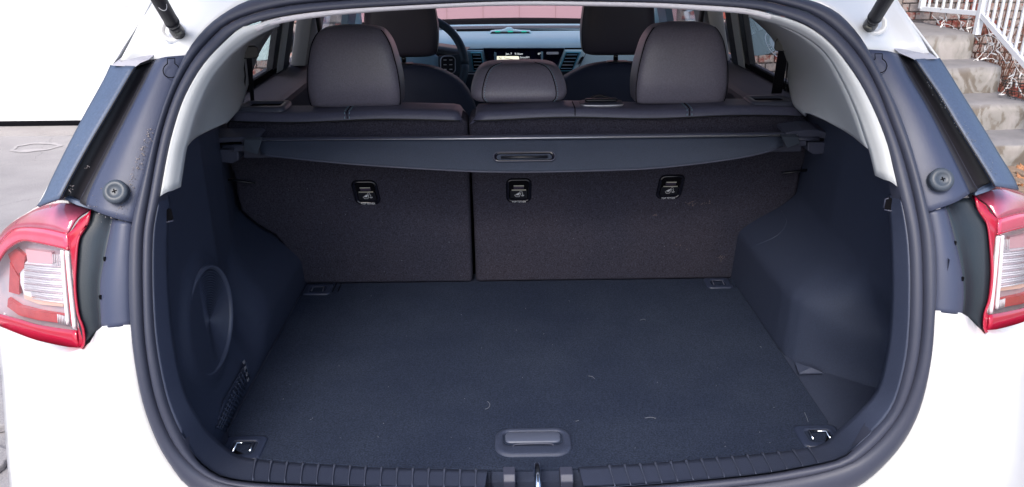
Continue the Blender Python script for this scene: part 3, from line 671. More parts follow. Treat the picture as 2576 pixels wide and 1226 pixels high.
# latch recess
c0 = pO(1354, 1190, .05)
def P3(x, y, z): return Vector((x, y, z))
xl, xr = pZ(1234, 1195, .69).x, pZ(1478, 1190, .69).x
rec = mesh('latch_recess', [P3(xl, .985, .687), P3(xr, .985, .687), P3(xr, .972, .660), P3(xl, .972, .660), P3(xr, .85, .648), P3(xl, .85, .648), P3(xl, .985, .688), P3(xl, .86, .700), P3(xr, .985, .688), P3(xr, .86, .700)],
     [(0, 1, 2, 3), (3, 2, 4, 5), (0, 3, 5, 7, 6), (1, 8, 9, 4, 2)], M['trim'], car, smooth_=False)
for sx, (a, b) in ((1, (1266, 1296)), (-1, (1408, 1440))):
    xa, xb = pY(a, 1190, .95).x, pY(b, 1190, .95).x; zt = pY(a, 1180, .95).z
    vs = [P3(xa, .96, zt), P3(xb, .96, zt), P3(xb, .935, zt), P3(xa, .935, zt)]
    hk = prism('latch_guide', [P3(xa, .93, .65), P3(xa, .93, zt-.008), P3(xa, .937, zt), P3(xa, .955, zt), P3(xa, .962, zt-.008), P3(xa, .962, .65)], (xb-xa, 0, 0), M['coverplastic'], rec, bevel=.0015)
sx_ = pY(1352, 1190, .94).x; zt = pY(1352, 1181, .94).z
tube('striker', cr([P3(sx_, .965, .64), P3(sx_, .962, zt-.015), P3(sx_, .95, zt-.003), P3(sx_, .925, zt-.006), P3(sx_, .905, zt-.03), P3(sx_, .90, .63)], 24), .0052, M['chrome'], rec, seg=10)
box('striker_base', (sx_, .93, .652), (.12, .05, .006), M['steel'], rec, bevel=.002)

# ---- cargo floor
box('boot_liner', (0, 1.33, .6785), (1.28, .76, .012), M['trim'], car, bevel=0)
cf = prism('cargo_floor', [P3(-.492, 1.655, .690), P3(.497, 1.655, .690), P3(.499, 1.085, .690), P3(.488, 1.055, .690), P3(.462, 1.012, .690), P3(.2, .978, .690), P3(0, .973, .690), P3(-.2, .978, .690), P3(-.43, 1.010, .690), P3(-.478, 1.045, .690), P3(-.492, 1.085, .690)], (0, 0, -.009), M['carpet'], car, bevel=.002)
cf['label'] = 'dark blue-grey carpeted boot floor board'
def T_floor(x, y, z=.6905): p = pZ(x, y, .6905); return Matrix.Translation((p.x, p.y, z))
# pull handle
T = T_floor(1341, 1114); out = rrect(.122, .072, .026); mid_ = rrect(.094, .034, .010)
mid_ = [(x, y+.010) for x, y in mid_]
hd = ringplate('floor_handle', T, out, mid_, [(0, -.001), (.02, .0025), (.25, .0035), (.8, .003), (.93, .0015), (1, -.004)], M['trim'], cf)
plate('handle_cup', T, mid_, -.012, -.0035, M['coverplastic'], hd)
plate('handle_grip', T, [(x*.98, y*.85+.0115) for x, y in rrect(.090, .031, .009)], -.001, .0035, mat('handle_grip', (.085, .10, .15), .35), hd, bevel=.003, smooth_=True)
tube('handle_lip', cr([T @ Vector(v) for v in ((-.032, -.013, .003), (-.029, -.0095, .004), (0, -.009, .0045), (.029, -.0095, .004), (.032, -.013, .003))], 16), .0011, M['coverplastic'], hd, seg=6)
# tie-down wells in the four corners
M['tdark'] = mat('tie_down_dark', (.026, .035, .068), .4)
def tiedown(cx, cy, w_, h_, hookc=True, sk=1):
    T = T_floor(cx, cy); o_ = rrect(w_, h_, .010); i_ = rrect(w_*.58, h_*.56, .006)
    fr = ringplate('tie_down_frame', T, o_, i_, [(0, -.001), (.05, .002), (.3, .0026), (.7, .0018), (.85, .003), (1, -.002)], M['tdark'], cf)
    plate('well', T, i_, -.008, -.0025, M['gap'], fr)
    hw, hh = w_*.20, h_*.17
    tube('tie_hook', [T @ Vector(v) for v in ((-hw*sk, -hh, .001), (-hw*sk, hh, .003), (hw*sk, hh, .003), (hw*sk, -hh, .001))], .0016 if not hookc else .0022, M['chrome'] if hookc else M['coverplastic'], fr, seg=8)
tiedown(800, 729, .062, .055, False); tiedown(1806, 713, .058, .055, False)
tiedown(612, 1128, .066, .062, True); tiedown(2062, 1098, .07, .058, True, -1)
for x0, y0, x1, y1 in ((846, 713, 836, 735), (858, 714, 850, 733)):
    tube('floor_slot', [pZ(x0, y0, .692), pZ(x1, y1, .692)], .0012, M['gap'], cf, seg=5)
# fluff caught in the carpet
random.seed(21); vs = []; fs = []
for k in range(48):
    x, y = random.uniform(700, 1950), random.uniform(730, 1130)
    p = pZ(x, y, .6925)
    if abs(p.x) > .47: continue
    if k < 6: continue
    q = random.uniform(.0003, .0008); b = len(vs)
    vs += [p+Vector((-q, -q, 0)), p+Vector((q, -q*.6, 0)), p+Vector((0, q, 0)), p+Vector((0, 0, q*1.5))]; fs += [(b, b+1, b+3), (b+1, b+2, b+3), (b+2, b, b+3), (b, b+2, b+1)]
for pts in ([(1226, 1010), (1232, 1016), (1230, 1025), (1220, 1030)], [(1480, 946), (1490, 948), (1496, 953)], [(1622, 1052), (1638, 1050), (1650, 1053)], [(1912, 872), (1916, 874)], [(1610, 806), (1620, 803), (1624, 806)], [(2024, 1038), (2030, 1052), (2033, 1062)], [(1448, 1060), (1456, 1058)]):
    tubedata(cr([pZ(x, y, .6935) for x, y in pts], 10), .00024, 5, vs, fs)
tag(mesh('lint', vs, fs, M['lint'], cf, smooth_=False), kind='stuff')

# ---- quarter trims (side walls of the boot)
def xl_(Y, z):
    base = interp([(.93, .512), (1.15, .528), (1.26, .532), (1.34, .556), (1.45, .572), (1.62, .622), (1.72, .64)], Y)
    low = interp([(.93, .500), (1.7, .496)], Y)
    ar = smooth(Y, 1.28, 1.42); z0 = .685+.055*ar; z1 = .80+.09*ar
    t = smooth(z, z0, z1)
    x = low+(base-low)*t
    x += .006*smooth(Y, 1.0, 1.05)*0
    d = sqrt((Y-1.145)**2+(z-.862)**2)                       # the speaker stands on a shallow raised boss
    x -= .010*(1-smooth(d, .093, .115))
    return x
def xr_(Y, z):
    base = interp([(.93, .560), (1.2, .586), (1.39, .592), (1.62, .614), (1.72, .625)], Y)
    box_ = interp([(.93, .640), (1.15, .640), (1.185, .632), (1.25, .550), (1.268, .530), (1.285, .514), (1.31, .503), (1.35, .499), (1.7, .496)], Y)
    k = smooth(z, .80, .915)
    x = box_+(base-box_)*k
    x -= .020*smooth(Y, 1.10, 1.20)*(1-smooth(Y, 1.22, 1.30))*smooth(z, .70, .80)*(1-smooth(z, .82, .94))
    return x
def wall(side, fx, m):
    ys = [.955+i*(1.70-.955)/90 for i in range(91)]; zs = [.684+j*(1.145-.684)/54 for j in range(55)]
    vs = [P3(side*fx(y, z), y, z) for z in zs for y in ys]; fs = []; n = len(ys)
    for j in range(len(zs)-1):
        for i in range(n-1):
            if zs[j] > 1.03+0 and ys[i] < 1.02: continue
            fs.append((j*n+i, j*n+i+1, (j+1)*n+i+1, (j+1)*n+i))
    return mesh('quarter_trim', vs, fs, m, car)
wl = wall(-1, xl_, M['trim']); wr = wall(1, xr_, M['trim'])
# speaker grille: recessed dish with many fine concentric rings
Tm = Matrix(((0, 0, 1, -xl_(1.145, .862)+.0004), (-1, 0, 0, 1.145), (0, 1, 0, .862), (0, 0, 0, 1)))   # x -> -Y, y -> Z, z -> +X
Tm = Tm @ Matrix.Rotation(radians(2.5), 4, 'Y')
spk = ringplate('speaker_grille', Tm, disc(64, .091), disc(64, .083), [(0, -.002), (.15, .0055), (.55, .0065), (.8, .003), (1, -.002)], mat('speaker_rim', (.075, .088, .135), .36), wl)
plate('speaker_mesh', Tm, disc(64, .084), -.004, .0, mat('speaker_cloth', (.022, .03, .052), .6), spk)
vs = []; fs = []
for k in range(20):
    R_ = .0795-k*.0040
    if R_ < .002: break
    P = [Tm @ Vector((R_*cos(a), R_*sin(a), .0010)) for a in [2*pi*i/60 for i in range(61)]]; tubedata(P, .0012, 5, vs, fs, caps=False)
tag(mesh('grille_ring', vs, fs, M['trim2'], spk), kind='stuff')
# vent louvres low on the left wall
lv = prism('vent_panel', [pX(x, y, -.505) for x, y in ((618, 908), (630, 948), (562, 1095), (536, 1082), (560, 1010))], (.004, 0, 0), M['trim'], wl, bevel=.001)
for k in range(15):
    t = k/14; a = pX(617-72*t, 914+160*t, -.500); b = pX(629-60*t, 950+135*t, -.498)
    tube('louvre', [a, b], .0018, M['trim'], lv, seg=6)
for k in range(3):
    t = (k+.5)/3; a = pX(617+8*t, 914+30*t, -.4985); b = pX(545+14*t, 1074+10*t, -.4985); tube('louvre_rail', [a, b], .0010, M['trim'], lv, seg=5)
for x, y in ((615, 911), (618, 926), (622, 941), (625, 955)):
    p = pX(x, y, -.4965); mesh('louvre_tip', [p+Vector((0, -.004, -.003)), p+Vector((0, .004, -.003)), p+Vector((.001, 0, .005)), p+Vector((-.004, 0, 0))], [(0, 1, 2), (0, 2, 3), (1, 3, 2), (0, 3, 1)], M['silver'], lv, smooth_=False)
# cargo-hook slots and seams on the walls
for (pts, X_, w_) in (([(572, 452), (600, 455), (642, 461)], -.585, wl), ([(2030, 428), (2000, 432), (1966, 436)], .585, wr)):
    a = [pS(x, y, -.03) for x, y in pts]; tube('cover_rest', a, .0045, M['black'], w_, seg=8, flat=.6)
for (x, y, w_, s_) in ((421, 541, wl, 1), (2238, 513, wr, -1)):
    p = pO(x, y, .035); T = frame_from(p, (s_*.55, -.8, .1))
    cl = plate('hook_socket', T, rrect(.013, .016, .003), -.006, .002, M['gap'], w_, bevel=.001)
    tube('socket_rim', [T @ Vector(v) for v in ((-.006, -.006, .003), (-.006, .006, .003), (-.002, .008, .003))], .0012, M['coverplastic'], cl, seg=6)
    tube('socket_rim', [T @ Vector(v) for v in ((-.005, -.009, .003), (.006, -.009, .003))], .0012, M['coverplastic'], cl, seg=6)
def wallseam(side, pts, f, w_, r_=.0012, m=None):
    P = cr([P3(side*(f(y, z)-.0002), y, z) for y, z in pts], 24); P = [P3(side*(f(p.y, p.z)-.0002), p.y, p.z) for p in P]
    tube('trim_seam', P, r_, m or M['gap'], w_, seg=5)
wallseam(1, [(1.61, .872), (1.55, .868), (1.52, .850), (1.535, .825), (1.56, .81)], xr_, wr, .0007, M['trim2'])
mesh('pocket_lip', [pZ(2000, 912, .692), pZ(2010, 940, .692), pZ(2070, 938, .692), pZ(2040, 925, .70)], [(0, 1, 2, 3)], M['trim2'], wr, smooth_=False, solid=.003)

# ---- pale pillar trims
def pillar(lines, lab=None):
    o = loft('pillar_trim', lines, M['lighttrim'], car, n=26, mid=3, solid=.004, lin=True); return o
def px3(L, fn): return [fn(*q) for q in L]
outerL = px3([(705,44),(644,62),(605,73),(547,124),(503,176),(464,246),(438,321),(420,394),(402,495)], lambda x, y: pO(x, y, .002))
foldL = px3([(700,60),(650,84),(610,110),(569,146),(525,205),(492,282),(472,350),(463,379),(449,471)], lambda x, y: pO(x, y, .030))
p1 = pillar([outerL, [a.lerp(b, .5)+toCam*.008 for a, b in zip(cr(outerL, 26), cr(foldL, 26))], foldL])
fL = px3([(650,84),(610,110),(569,146),(525,205),(492,282),(472,350),(463,379)], lambda x, y: pO(x, y, .030))
eL = [pY(x, y, Y) for x, y, Y in ((664,62,1.75),(640,100,1.76),(624,135,1.76),(614,204,1.74),(602,262,1.60),(588,285,1.50),(566,311,1.40))]
mL = [a.lerp(b, .45)+Vector((-.012, 0, 0)) for a, b in zip(cr(fL, 26), cr(eL, 26))]
kL = [pY(x, y, Y) for x, y, Y in ((706,52,1.92),(676,95,1.92),(650,140,1.90),(630,200,1.86),(610,262,1.70),(594,285,1.58),(570,312,1.46))]
o2 = loft('pillar_trim', [fL, mL, eL, kL], M['lighttrim'], car, n=26, mid=4, solid=.004, offset=1)
outerR = px3([(1876,22),(1964,41),(2034,68),(2095,115),(2152,190),(2196,272),(2231,360),(2246,420),(2258,470)], lambda x, y: pO(x, y, .002))
foldR = px3([(1885,38),(1955,56),(2020,84),(2080,130),(2125,205),(2160,285),(2180,345),(2190,372),(2207,442)], lambda x, y: pO(x, y, .030))
pillar([outerR, [a.lerp(b, .5)+toCam*.008 for a, b in zip(cr(outerR, 26), cr(foldR, 26))], foldR])
fR = px3([(1955,56),(2020,84),(2080,130),(2125,205),(2160,285),(2180,345),(2190,372)], lambda x, y: pO(x, y, .030))
eR = [pY(x, y, Y) for x, y, Y in ((1922,42,1.75),(1946,80,1.76),(1968,125,1.76),(1990,180,1.74),(2000,232,1.62),(2010,262,1.52),(2036,287,1.40))]
mR = [a.lerp(b, .45)+Vector((.012, 0, 0)) for a, b in zip(cr(fR, 26), cr(eR, 26))]
kR = [pY(x, y, Y) for x, y, Y in ((1892,42,1.92),(1936,82,1.92),(1962,125,1.90),(1982,180,1.86),(1992,235,1.70),(2002,265,1.58),(2030,290,1.46))]
loft('pillar_trim', [fR, mR, eR, kR], M['lighttrim'], car, n=26, mid=4, solid=.004, offset=-1)
# header trim across the top of the opening
hT = px3([(640,63),(705,44),(843,26),(1060,13),(1300,4),(1602,7),(1750,13),(1876,22),(1940,36)], lambda x, y: pO(x, y, .001))
hB = px3([(650,80),(705,59),(843,38),(1060,22),(1300,13),(1602,17),(1750,25),(1876,35),(1935,50)], lambda x, y: pO(x, y, .014))
loft('header_trim', [hT, [a.lerp(b, .5)+toCam*.006 for a, b in zip(cr(hT, 40), cr(hB, 40))], hB, [p+Vector((0, .03, .02)) for p in hB]], mat('header_trim', (.62, .60, .64), .7, bump=(500, .6)), car, n=40, mid=3)
loft('headliner', [[P3(-.42, 1.25, 1.36), P3(0, 1.27, 1.40), P3(.42, 1.25, 1.36)], [P3(-.55, 1.9, 1.40), P3(0, 1.9, 1.47), P3(.55, 1.9, 1.40)], [P3(-.56, 2.6, 1.42), P3(0, 2.6, 1.49), P3(.56, 2.6, 1.42)], [P3(-.54, 3.12, 1.38), P3(0, 3.12, 1.43), P3(.54, 3.12, 1.38)]], M['lighttrim'], car, n=20, mid=4)
# seat-belt guides and webbing
for s_, g, l2, top in ((-1, (624, 140), (636, 262), (622, 128)), (1, (1974, 122), (1953, 235), (1978, 110))):
    a = pY(g[0]+s_*-2, g[1]-4, 1.70); b = pY(l2[0], l2[1], 1.80); 
    bt = mesh('seat_belt', [a+Vector((-.006 if s_ < 0 else -.011, 0, 0)), a+Vector((.006 if s_ < 0 else .011, 0, 0)), b+Vector((.004 if s_ < 0 else .012, 0, 0)), b+Vector((-.004 if s_ < 0 else -.012, 0, 0)), a+Vector((s_*-.02, .0, .012)), a+Vector((s_*.0, .0, .016))], [(0, 1, 2, 3), (0, 4, 5, 1)], M['beltcloth'], car, smooth_=False, solid=.0015)
    T = frame_from(a+Vector((0, -.004, .004)), (-s_*.4, -1, 0)); plate('belt_guide', T, rrect(.042, .026, .008), -.006, .006, M['black'], bt, bevel=.002)
    tube('webbing_edge', [a+Vector((s_*.012, .0, 0)), a+Vector((s_*.02, .02, -.05)), b+Vector((s_*.03, .03, .0))], .0016, M['beltcloth'], bt, seg=5)

# ---- rear seats
def seat_half(outl, lab):
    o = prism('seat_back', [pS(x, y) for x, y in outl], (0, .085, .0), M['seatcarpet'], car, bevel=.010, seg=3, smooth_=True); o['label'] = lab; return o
kL_ = [(568,312),(574,299),(600,295),(870,303),(1150,294),(1168,299),(1176,312),(1184,560),(1189,712),(764,716),(740,652),(692,594),(640,563),(604,532),(594,490),(588,445),(572,400)]
kR_ = [(1179,312),(1184,293),(1200,290),(1600,289),(2015,287),(2030,296),(2037,312),(2030,400),(2015,440),(2006,492),(1976,518),(1930,562),(1890,602),(1862,652),(1847,703),(1197,711),(1192,560)]
sbL = seat_half(kL_, 'narrow left part of the split rear seat back'); sbR = seat_half(kR_, 'wide right part of the split rear seat back')
# leather shoulder pads on top of the seat backs
def pad(xa, xb, parent, ymid):
    n = 40; L = []
    prof = [(0, .0), (-.001, .008), (.002, .0145), (.010, .0175), (.05, .0180), (.088, .0170), (.104, .009), (.108, -.006), (.108, -.10)]
    for dy, dz in prof:
        row = []
        for i in range(n):
            t = i/(n-1); x = xa+(xb-xa)*t; e = min(t, 1-t)*(xb-xa); k = sqrt(max(0, 1-(1-min(1, e/.022))**2))
            z = 1.086+dz*(k if dz > 0 else 1)-(1-k)*.010+.0025*sin(x*17)
            row.append(P3(x, 1.594+dy+(.006*(1-k) if dy < .02 else 0), z))
        L.append(row)
    o = loft('shoulder_pad', L, M['padleather'], parent, n=n, mid=2)
    return o
xA, xB, xC, xD = pY(570, 300, 1.6).x, pY(1170, 297, 1.6).x, pY(1180, 293, 1.6).x, pY(2034, 290, 1.6).x
pdL, pdR = pad(xA, xB-.001, sbL, 0), pad(xC, xD, sbR, 0)
vs = []; fs = []
def dashes(P, r_, every, vs, fs, ln=.45):
    for a, b in zip(P[::every], P[1::every]): tubedata([a, a.lerp(b, ln*2 if ln < .5 else .95)], r_, 5, vs, fs)
def padline(x, dx=0):
    k = .0025*sin(x*17)+.0012; return [P3(x, 1.5915, 1.089+k), P3(x, 1.594, 1.0995+k), P3(x, 1.603, 1.1035+k), P3(x, 1.66, 1.1040+k)]
for pd, X_ in ((pdL, pY(874, 285, 1.6).x), (pdR, pY(1733, 278, 1.6).x)):
    tube('pad_seam', cr(padline(X_), 12), .0009, M['gap'], pd, seg=5)
    vs = []; fs = []
    for dx in (-.005, .005): dashes(cr(padline(X_+dx), 17), .0009, 2, vs, fs, .5)
    mesh('stitching', vs, fs, M['thread'], pd)
tube('pad_seam', cr(padline(pY(1446, 280, 1.6).x), 12), .0009, M['gap'], pdR, seg=5)
for pd, xa, xb in ((pdL, xA, xB), (pdR, xC, xD)):
    vs = []; fs = []; dashes([P3(xa+.015+(xb-xa-.03)*i/160, 1.5925, 1.0815+.0025*sin((xa+(xb-xa)*i/160)*17)) for i in range(161)], .0006, 2, vs, fs, .5)
    mesh('edge_stitching', vs, fs, M['seatcarpet'], pd)
    tube('edge_piping', [P3(xa+.01+(xb-xa-.02)*i/40, 1.5925, 1.0865+.0025*sin((xa+.01+(xb-xa-.02)*i/40)*17)) for i in range(41)], .0014, M['black'], pd, seg=6)
# seat release bezels
def bezel(cx, cy, w_, d_, parent, lever=False):
    p = pZ(cx, cy, 1.1045); T = Matrix.Translation((p.x, 1.650, 1.1042))
    o_ = rrect(w_, d_, .014); i_ = rrect(w_*.66, d_*.42, .004); i_ = [(x, y+.002) for x, y in i_]
    b_ = ringplate('release_bezel', T, o_, i_, [(0, -.002), (.04, .004), (.22, .0075), (.75, .0075), (1, .001)], mat('bezel_plastic', (.07, .076, .11), .36) if 'bezel_plastic' not in bpy.data.materials else bpy.data.materials['bezel_plastic'], parent)
    plate('lever', T, [(x*.97, y*.9+.001) for x, y in i_], .000, .0042, M['gap'], b_, bevel=.001)
bezel(660, 276, .098, .080, pdL); bezel(1938, 259, .094, .078, pdR)
p = pZ(1512, 262, 1.104); T = Matrix.Translation((p.x, p.y, 1.102))
bg_ = plate('belt_escutcheon', T, rrect(.092, .05, .014), 0, .007, M['coverplastic'], pdR, bevel=.003, smooth_=True)
plate('belt_slot', T, rrect(.07, .016, .006), .0072, .014, M['black'], bg_, bevel=.003, smooth_=True)
tube('escutcheon_lip', cr([T @ Vector(v) for v in ((-.044, -.010, .003), (-.038, -.024, .004), (0, -.028, .004), (.038, -.024, .004), (.044, -.010, .003))], 20), .0026, M['silver'], bg_, seg=6)
tube('belt_stub', cr([T @ Vector(v) for v in ((-.03, .022, .0), (-.01, .024, .014), (.015, .022, .012), (.03, .02, .0))], 12), .003, M['beltcloth'], bg_, seg=6)

# headrests
def headrest(name, cx, cy, z0, prof, hd, m, parent, seams=(), thread=False, tilt=.0, ex=5, lab=None, guides=(), topflat=False, gz=None):
    secs = [(z0+dz, cx, cy, hw, hdd) for dz, hw, hdd in prof]
    o, vs, n = loftbox(name, secs, m, parent, n=56, ex=ex, tilt=tilt)
    if lab: o['label'] = lab
    rows = [vs[j*n:(j+1)*n] for j in range(len(vs)//n)]
    for idx in seams:
        P = [rows[j][idx]+(rows[j][idx]-Vector((cx, cy, rows[j][idx].z))).normalized()*.0003 for j in range(2, len(rows)-5)]
        tube('seam', P, .0011, M['gap'], o, seg=5)
        if thread:
            q = []; w2 = []; s2 = []
            for j in range(2, len(rows)-6):
                a = rows[j][idx]; c_ = rows[j][idx+thread]
                q.append(a.lerp(c_, .32)+Vector((0, -.0006, 0)))
            dashes(cr(q, 44), .0009, 2, w2, s2, .45); mesh('stitching', w2, s2, M['thread'], o)
    for gx in guides:
        T = Matrix.Translation((cx+gx, cy-.012, (gz or z0)-.006)); g_ = plate('post_guide', T, disc(24, .019, .014), -.004, .005, M['coverplastic'], o, bevel=.002, smooth_=True)
        tube('post', [T @ Vector((0, 0, -.02)), T @ Vector((0, 0, .03))], .006, M['chrome'], o, seg=10)
    return o
outp = [(0, .086, .036), (.002, .091, .044), (.008, .096, .050), (.04, .098, .055), (.075, .095, .053), (.105, .089, .049), (.13, .082, .044), (.150, .071, .036), (.1605, .058, .025), (.1665, .028, .010)]
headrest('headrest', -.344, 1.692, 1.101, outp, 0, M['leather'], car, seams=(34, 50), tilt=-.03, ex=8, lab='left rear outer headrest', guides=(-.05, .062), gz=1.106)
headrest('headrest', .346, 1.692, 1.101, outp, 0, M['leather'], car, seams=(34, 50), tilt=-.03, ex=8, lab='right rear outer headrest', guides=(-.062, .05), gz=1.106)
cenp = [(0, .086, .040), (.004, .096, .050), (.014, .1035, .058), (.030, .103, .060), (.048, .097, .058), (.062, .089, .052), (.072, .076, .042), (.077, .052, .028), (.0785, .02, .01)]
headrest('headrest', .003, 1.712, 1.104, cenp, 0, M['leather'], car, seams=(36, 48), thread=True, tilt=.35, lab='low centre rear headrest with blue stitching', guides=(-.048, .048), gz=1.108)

# child-seat anchor covers
def tether(cx, cy, lean, lab):
    p = pS(cx, cy, -.001); nv = Vector((0, -1, -.15)).normalized(); T = frame_from(p, nv)
    sh_ = Matrix.Identity(4); sh_[0][1] = lean; T = T @ sh_
    a = rrect(.056, .058, .013); b = rrect(.040, .043, .006); b = [(x, y+.0012) for x, y in b]
    o = ringplate('anchor_cover', T, a, b, [(0, -.002), (.06, .003), (.35, .0055), (.7, .005), (1, .0)], M['gloss'], sbL if lab == 0 else sbR)
    plate('recess', T, b, -.006, -.0008, M['gap'], o)
    plate('flap', T, [(x, y-.010) for x, y in rrect(.037, .018, .003)], -.0008, .001, M['black'], o, bevel=.0004)
    for (x0, x1, y) in ((-.011, .011, .0115), (-.0155, .0155, .0015)): plate('flap_edge', T, [(x0, y-.0006), (x1, y-.0006), (x1, y+.0006), (x0, y+.0006)], .001, .0026, mat('pale_edge', (.72, .68, .58), .5) if 'pale_edge' not in bpy.data.materials else bpy.data.materials['pale_edge'], o)
    box('anchor_bar', T @ Vector((0, .007, -.001)), (.022, .003, .007), mat('dark_bar', (.03, .02, .05), .4) if 'dark_bar' not in bpy.data.materials else bpy.data.materials['dark_bar'], o, bevel=.0008)
    sym = []                                                 # seat, tether loop and anchor symbol
    q = lambda pts: [T @ Vector((x*.00100+.000, y*.00100-.0105, .0016)) for x, y in pts]
    vs = []; fs = []
    tubedata(q([(-9, 0), (-6, -4.5), (1, -4.5), (5, 5.5)]), .0006, 4, vs, fs)
    for k in range(4): tubedata(q([(-7+k*1.6, 1.0+k*1.1), (-1+k*.9, .6+k*1.3)]), .00065, 4, vs, fs)
    tubedata(q([(-6, .5), (-1, -.5), (2.5, 5), (-1, 4)]), .0008, 4, vs, fs)
    tubedata(cr(q([(1.5, 5.5), (3.5, 9), (6.5, 8.5), (8, 4.5), (8.5, 0)]), 12), .0004, 4, vs, fs)
    tubedata(q([(8.4, 3.5), (8.6, -2.2)]), .0006, 4, vs, fs); tubedata(cr(q([(5.5, -.5), (6.5, -2.2), (8.6, -2.8), (10.6, -2.0), (11.4, -.2)]), 9), .0006, 4, vs, fs)
    mesh('anchor_symbol', vs, fs, M['print'], o)
    text('lettering', 'TOP TETHER', T @ Matrix.Translation((0, -.0252, .0064)), .0053, M['print'], o)
tether(921, 484, -.12, 0); tether(1305, 479, 0, 1); tether(1686, 470, .12, 1)
# marks, dirt and fluff on the seat backs
random.seed(31)
for par, rng in ((sbL, (720, 1170)), (sbR, (1200, 1850))):
    vs = []; fs = []
    for k in range(26):
        p = pS(random.uniform(*rng), random.uniform(450, 695), -.0008); q = random.uniform(.0004, .0009); b = len(vs)
        vs += [p+Vector((-q, 0, -q)), p+Vector((q, 0, -q)), p+Vector((0, 0, q)), p+Vector((0, -q, 0))]; fs += [(b, b+1, b+3), (b+1, b+2, b+3), (b+2, b, b+3)]
    tag(mesh('lint', vs, fs, M['lint'], par, smooth_=False), kind='stuff')
for cx, cy, r_, n_ in ((1742, 512, 13, 26), (1775, 510, 12, 10), (1815, 650, 12, 18), (1648, 540, 5, 8), (1710, 620, 20, 6)):
    vs = []; fs = []
    for k in range(n_):
        p = pS(cx+random.gauss(0, r_*.6), cy+random.gauss(0, r_*.35), -.0006); q = random.uniform(.0006, .0018); b = len(vs)
        vs += [p+Vector((-q, 0, -q*.7)), p+Vector((q, 0, -q*.4)), p+Vector((q*.3, 0, q)), p+Vector((0, -.0006, 0))]; fs += [(b, b+1, b+3), (b+1, b+2, b+3), (b+2, b, b+3)]
    tag(mesh('dust_smudge', vs, fs, mat('smudge', (.16, .12, .12), .95) if 'smudge' not in bpy.data.materials else bpy.data.materials['smudge'], sbR, smooth_=False), kind='stuff')
# near-black sheet added behind the seats to keep the gaps in shade
box('gap_backing', (0, 1.80, .80), (1.34, .02, .30), M['gap'], car, bevel=0)

# ================================================================== exterior of the car round the opening
# ---- black cladding either side: flat jamb panel, dark channel, outer band, cap
def jamb(side, sealtop, ridge, chan, bandi, bando, low, offs):
    A_ = [pO(x, y, .012) for x, y in sealtop]; B_ = [pO(x, y, .016) for x, y in ridge]
    mid_ = [a.lerp(b, .55)+toCam*.010 for a, b in zip(cr(A_, 30), cr(B_, 30))]
    A2 = [p+Vector((0, .012, 0)) for p in A_]
    j = loft('jamb_panel', [A2, A_, mid_, B_], M['clad2'], car, n=30, mid=4, solid=.003, offset=0)
    C_ = [pO(x, y, .045) for x, y in chan]; D_ = [pO(x, y, .050) for x, y in bandi]; E_ = [pO(x, y, .020) for x, y in bandi]; F_ = [pO(x, y, .045) for x, y in bando]
    B2 = [p.copy() for p in B_]
    c = loft('channel', [B2, C_, D_, [p+Vector((0, -.002, 0)) for p in E_]], M['channel'], j, n=30, mid=1, lin=True, solid=.002, offset=0)
    tube('channel_ridge', [p+Vector((0, -.001, 0)) for p in cr(C_, 20)], .0009, M['coverplastic'], c, seg=6)
    G_ = [p+Vector((side*.004, .05, 0)) for p in F_]
    b = loft('pillar_cladding', [E_, [a.lerp(q, .5)+toCam*.004 for a, q in zip(cr(E_, 30), cr(F_, 30))], F_], M['clad'], car, n=30, mid=3, solid=.004, offset=0)
    return j, c, b
jl, cl_, bl = jamb(-1, [(466,140),(448,182),(414,272),(388,357),(366,440),(344,520),(333,560)], [(394,152),(370,200),(330,278),(288,360),(246,443),(222,498),(220,520)],
     [(382,157),(360,200),(319,280),(272,371),(230,452),(210,490),(200,510)], [(341,169),(322,200),(278,275),(232,352),(190,427),(163,478),(153,500)], [(280,166),(262,205),(215,290),(172,372),(135,447),(111,498),(96,520)], None, 0)
jr, cr_, br = jamb(1, [(2177,125),(2203,180),(2247,266),(2277,345),(2300,420),(2320,495),(2331,534)], [(2255,137),(2282,190),(2327,265),(2367,340),(2402,410),(2430,468),(2438,488)],
     [(2265,140),(2295,190),(2340,265),(2382,340),(2420,410),(2450,465),(2460,480)], [(2301,151),(2322,182),(2365,245),(2410,320),(2455,392),(2488,445),(2500,468)], [(2362,149),(2385,185),(2425,250),(2470,322),(2512,392),(2545,445),(2560,478)], None, 0)
# lower end of the jamb panels
for j, pts in ((jl, [(219,519),(285,549),(333,559),(337,540),(240,500)]), (jr, [(2437,486),(2331,533),(2326,515),(2400,470)])):
    prism('panel_edge', [pO(x, y, .012) for x, y in pts], (0, .01, 0), M['clad2'], j)
# curved panel between seal and lamp bracket (two pieces a side)
def lowpan(side, inner, outer, lampedge):
    A_ = [pO(x, y, .018) for x, y in inner]; B_ = [pO(x, y, .030) for x, y in outer]
    a = loft('jamb_lower_panel', [[p+Vector((0, .02, 0)) for p in A_], A_, [u.lerp(v, .5)+toCam*.010 for u, v in zip(cr(A_, 24), cr(B_, 24))], B_, [p+Vector((0, .012, 0)) for p in B_]], M['clad2'], car, n=24, mid=3, solid=.003, offset=0)
    B2 = [pO(x, y, .040) for x, y in outer]; C_ = [pO(x, y, .062) for x, y in lampedge]
    b = loft('lamp_bracket', [B2, [u.lerp(v, .5)+Vector((0, .01, 0)) for u, v in zip(cr(B2, 24), cr(C_, 24))], C_], M['bracket'], car, n=24, mid=3, solid=.003, offset=0)
    return a, b
M['bracket'] = mat('bracket_black', (.018, .026, .036), .38, var=(6, .6, (.03, .04, .052)), bump=(500, .1))
M['panelworn'] = M['clad2']
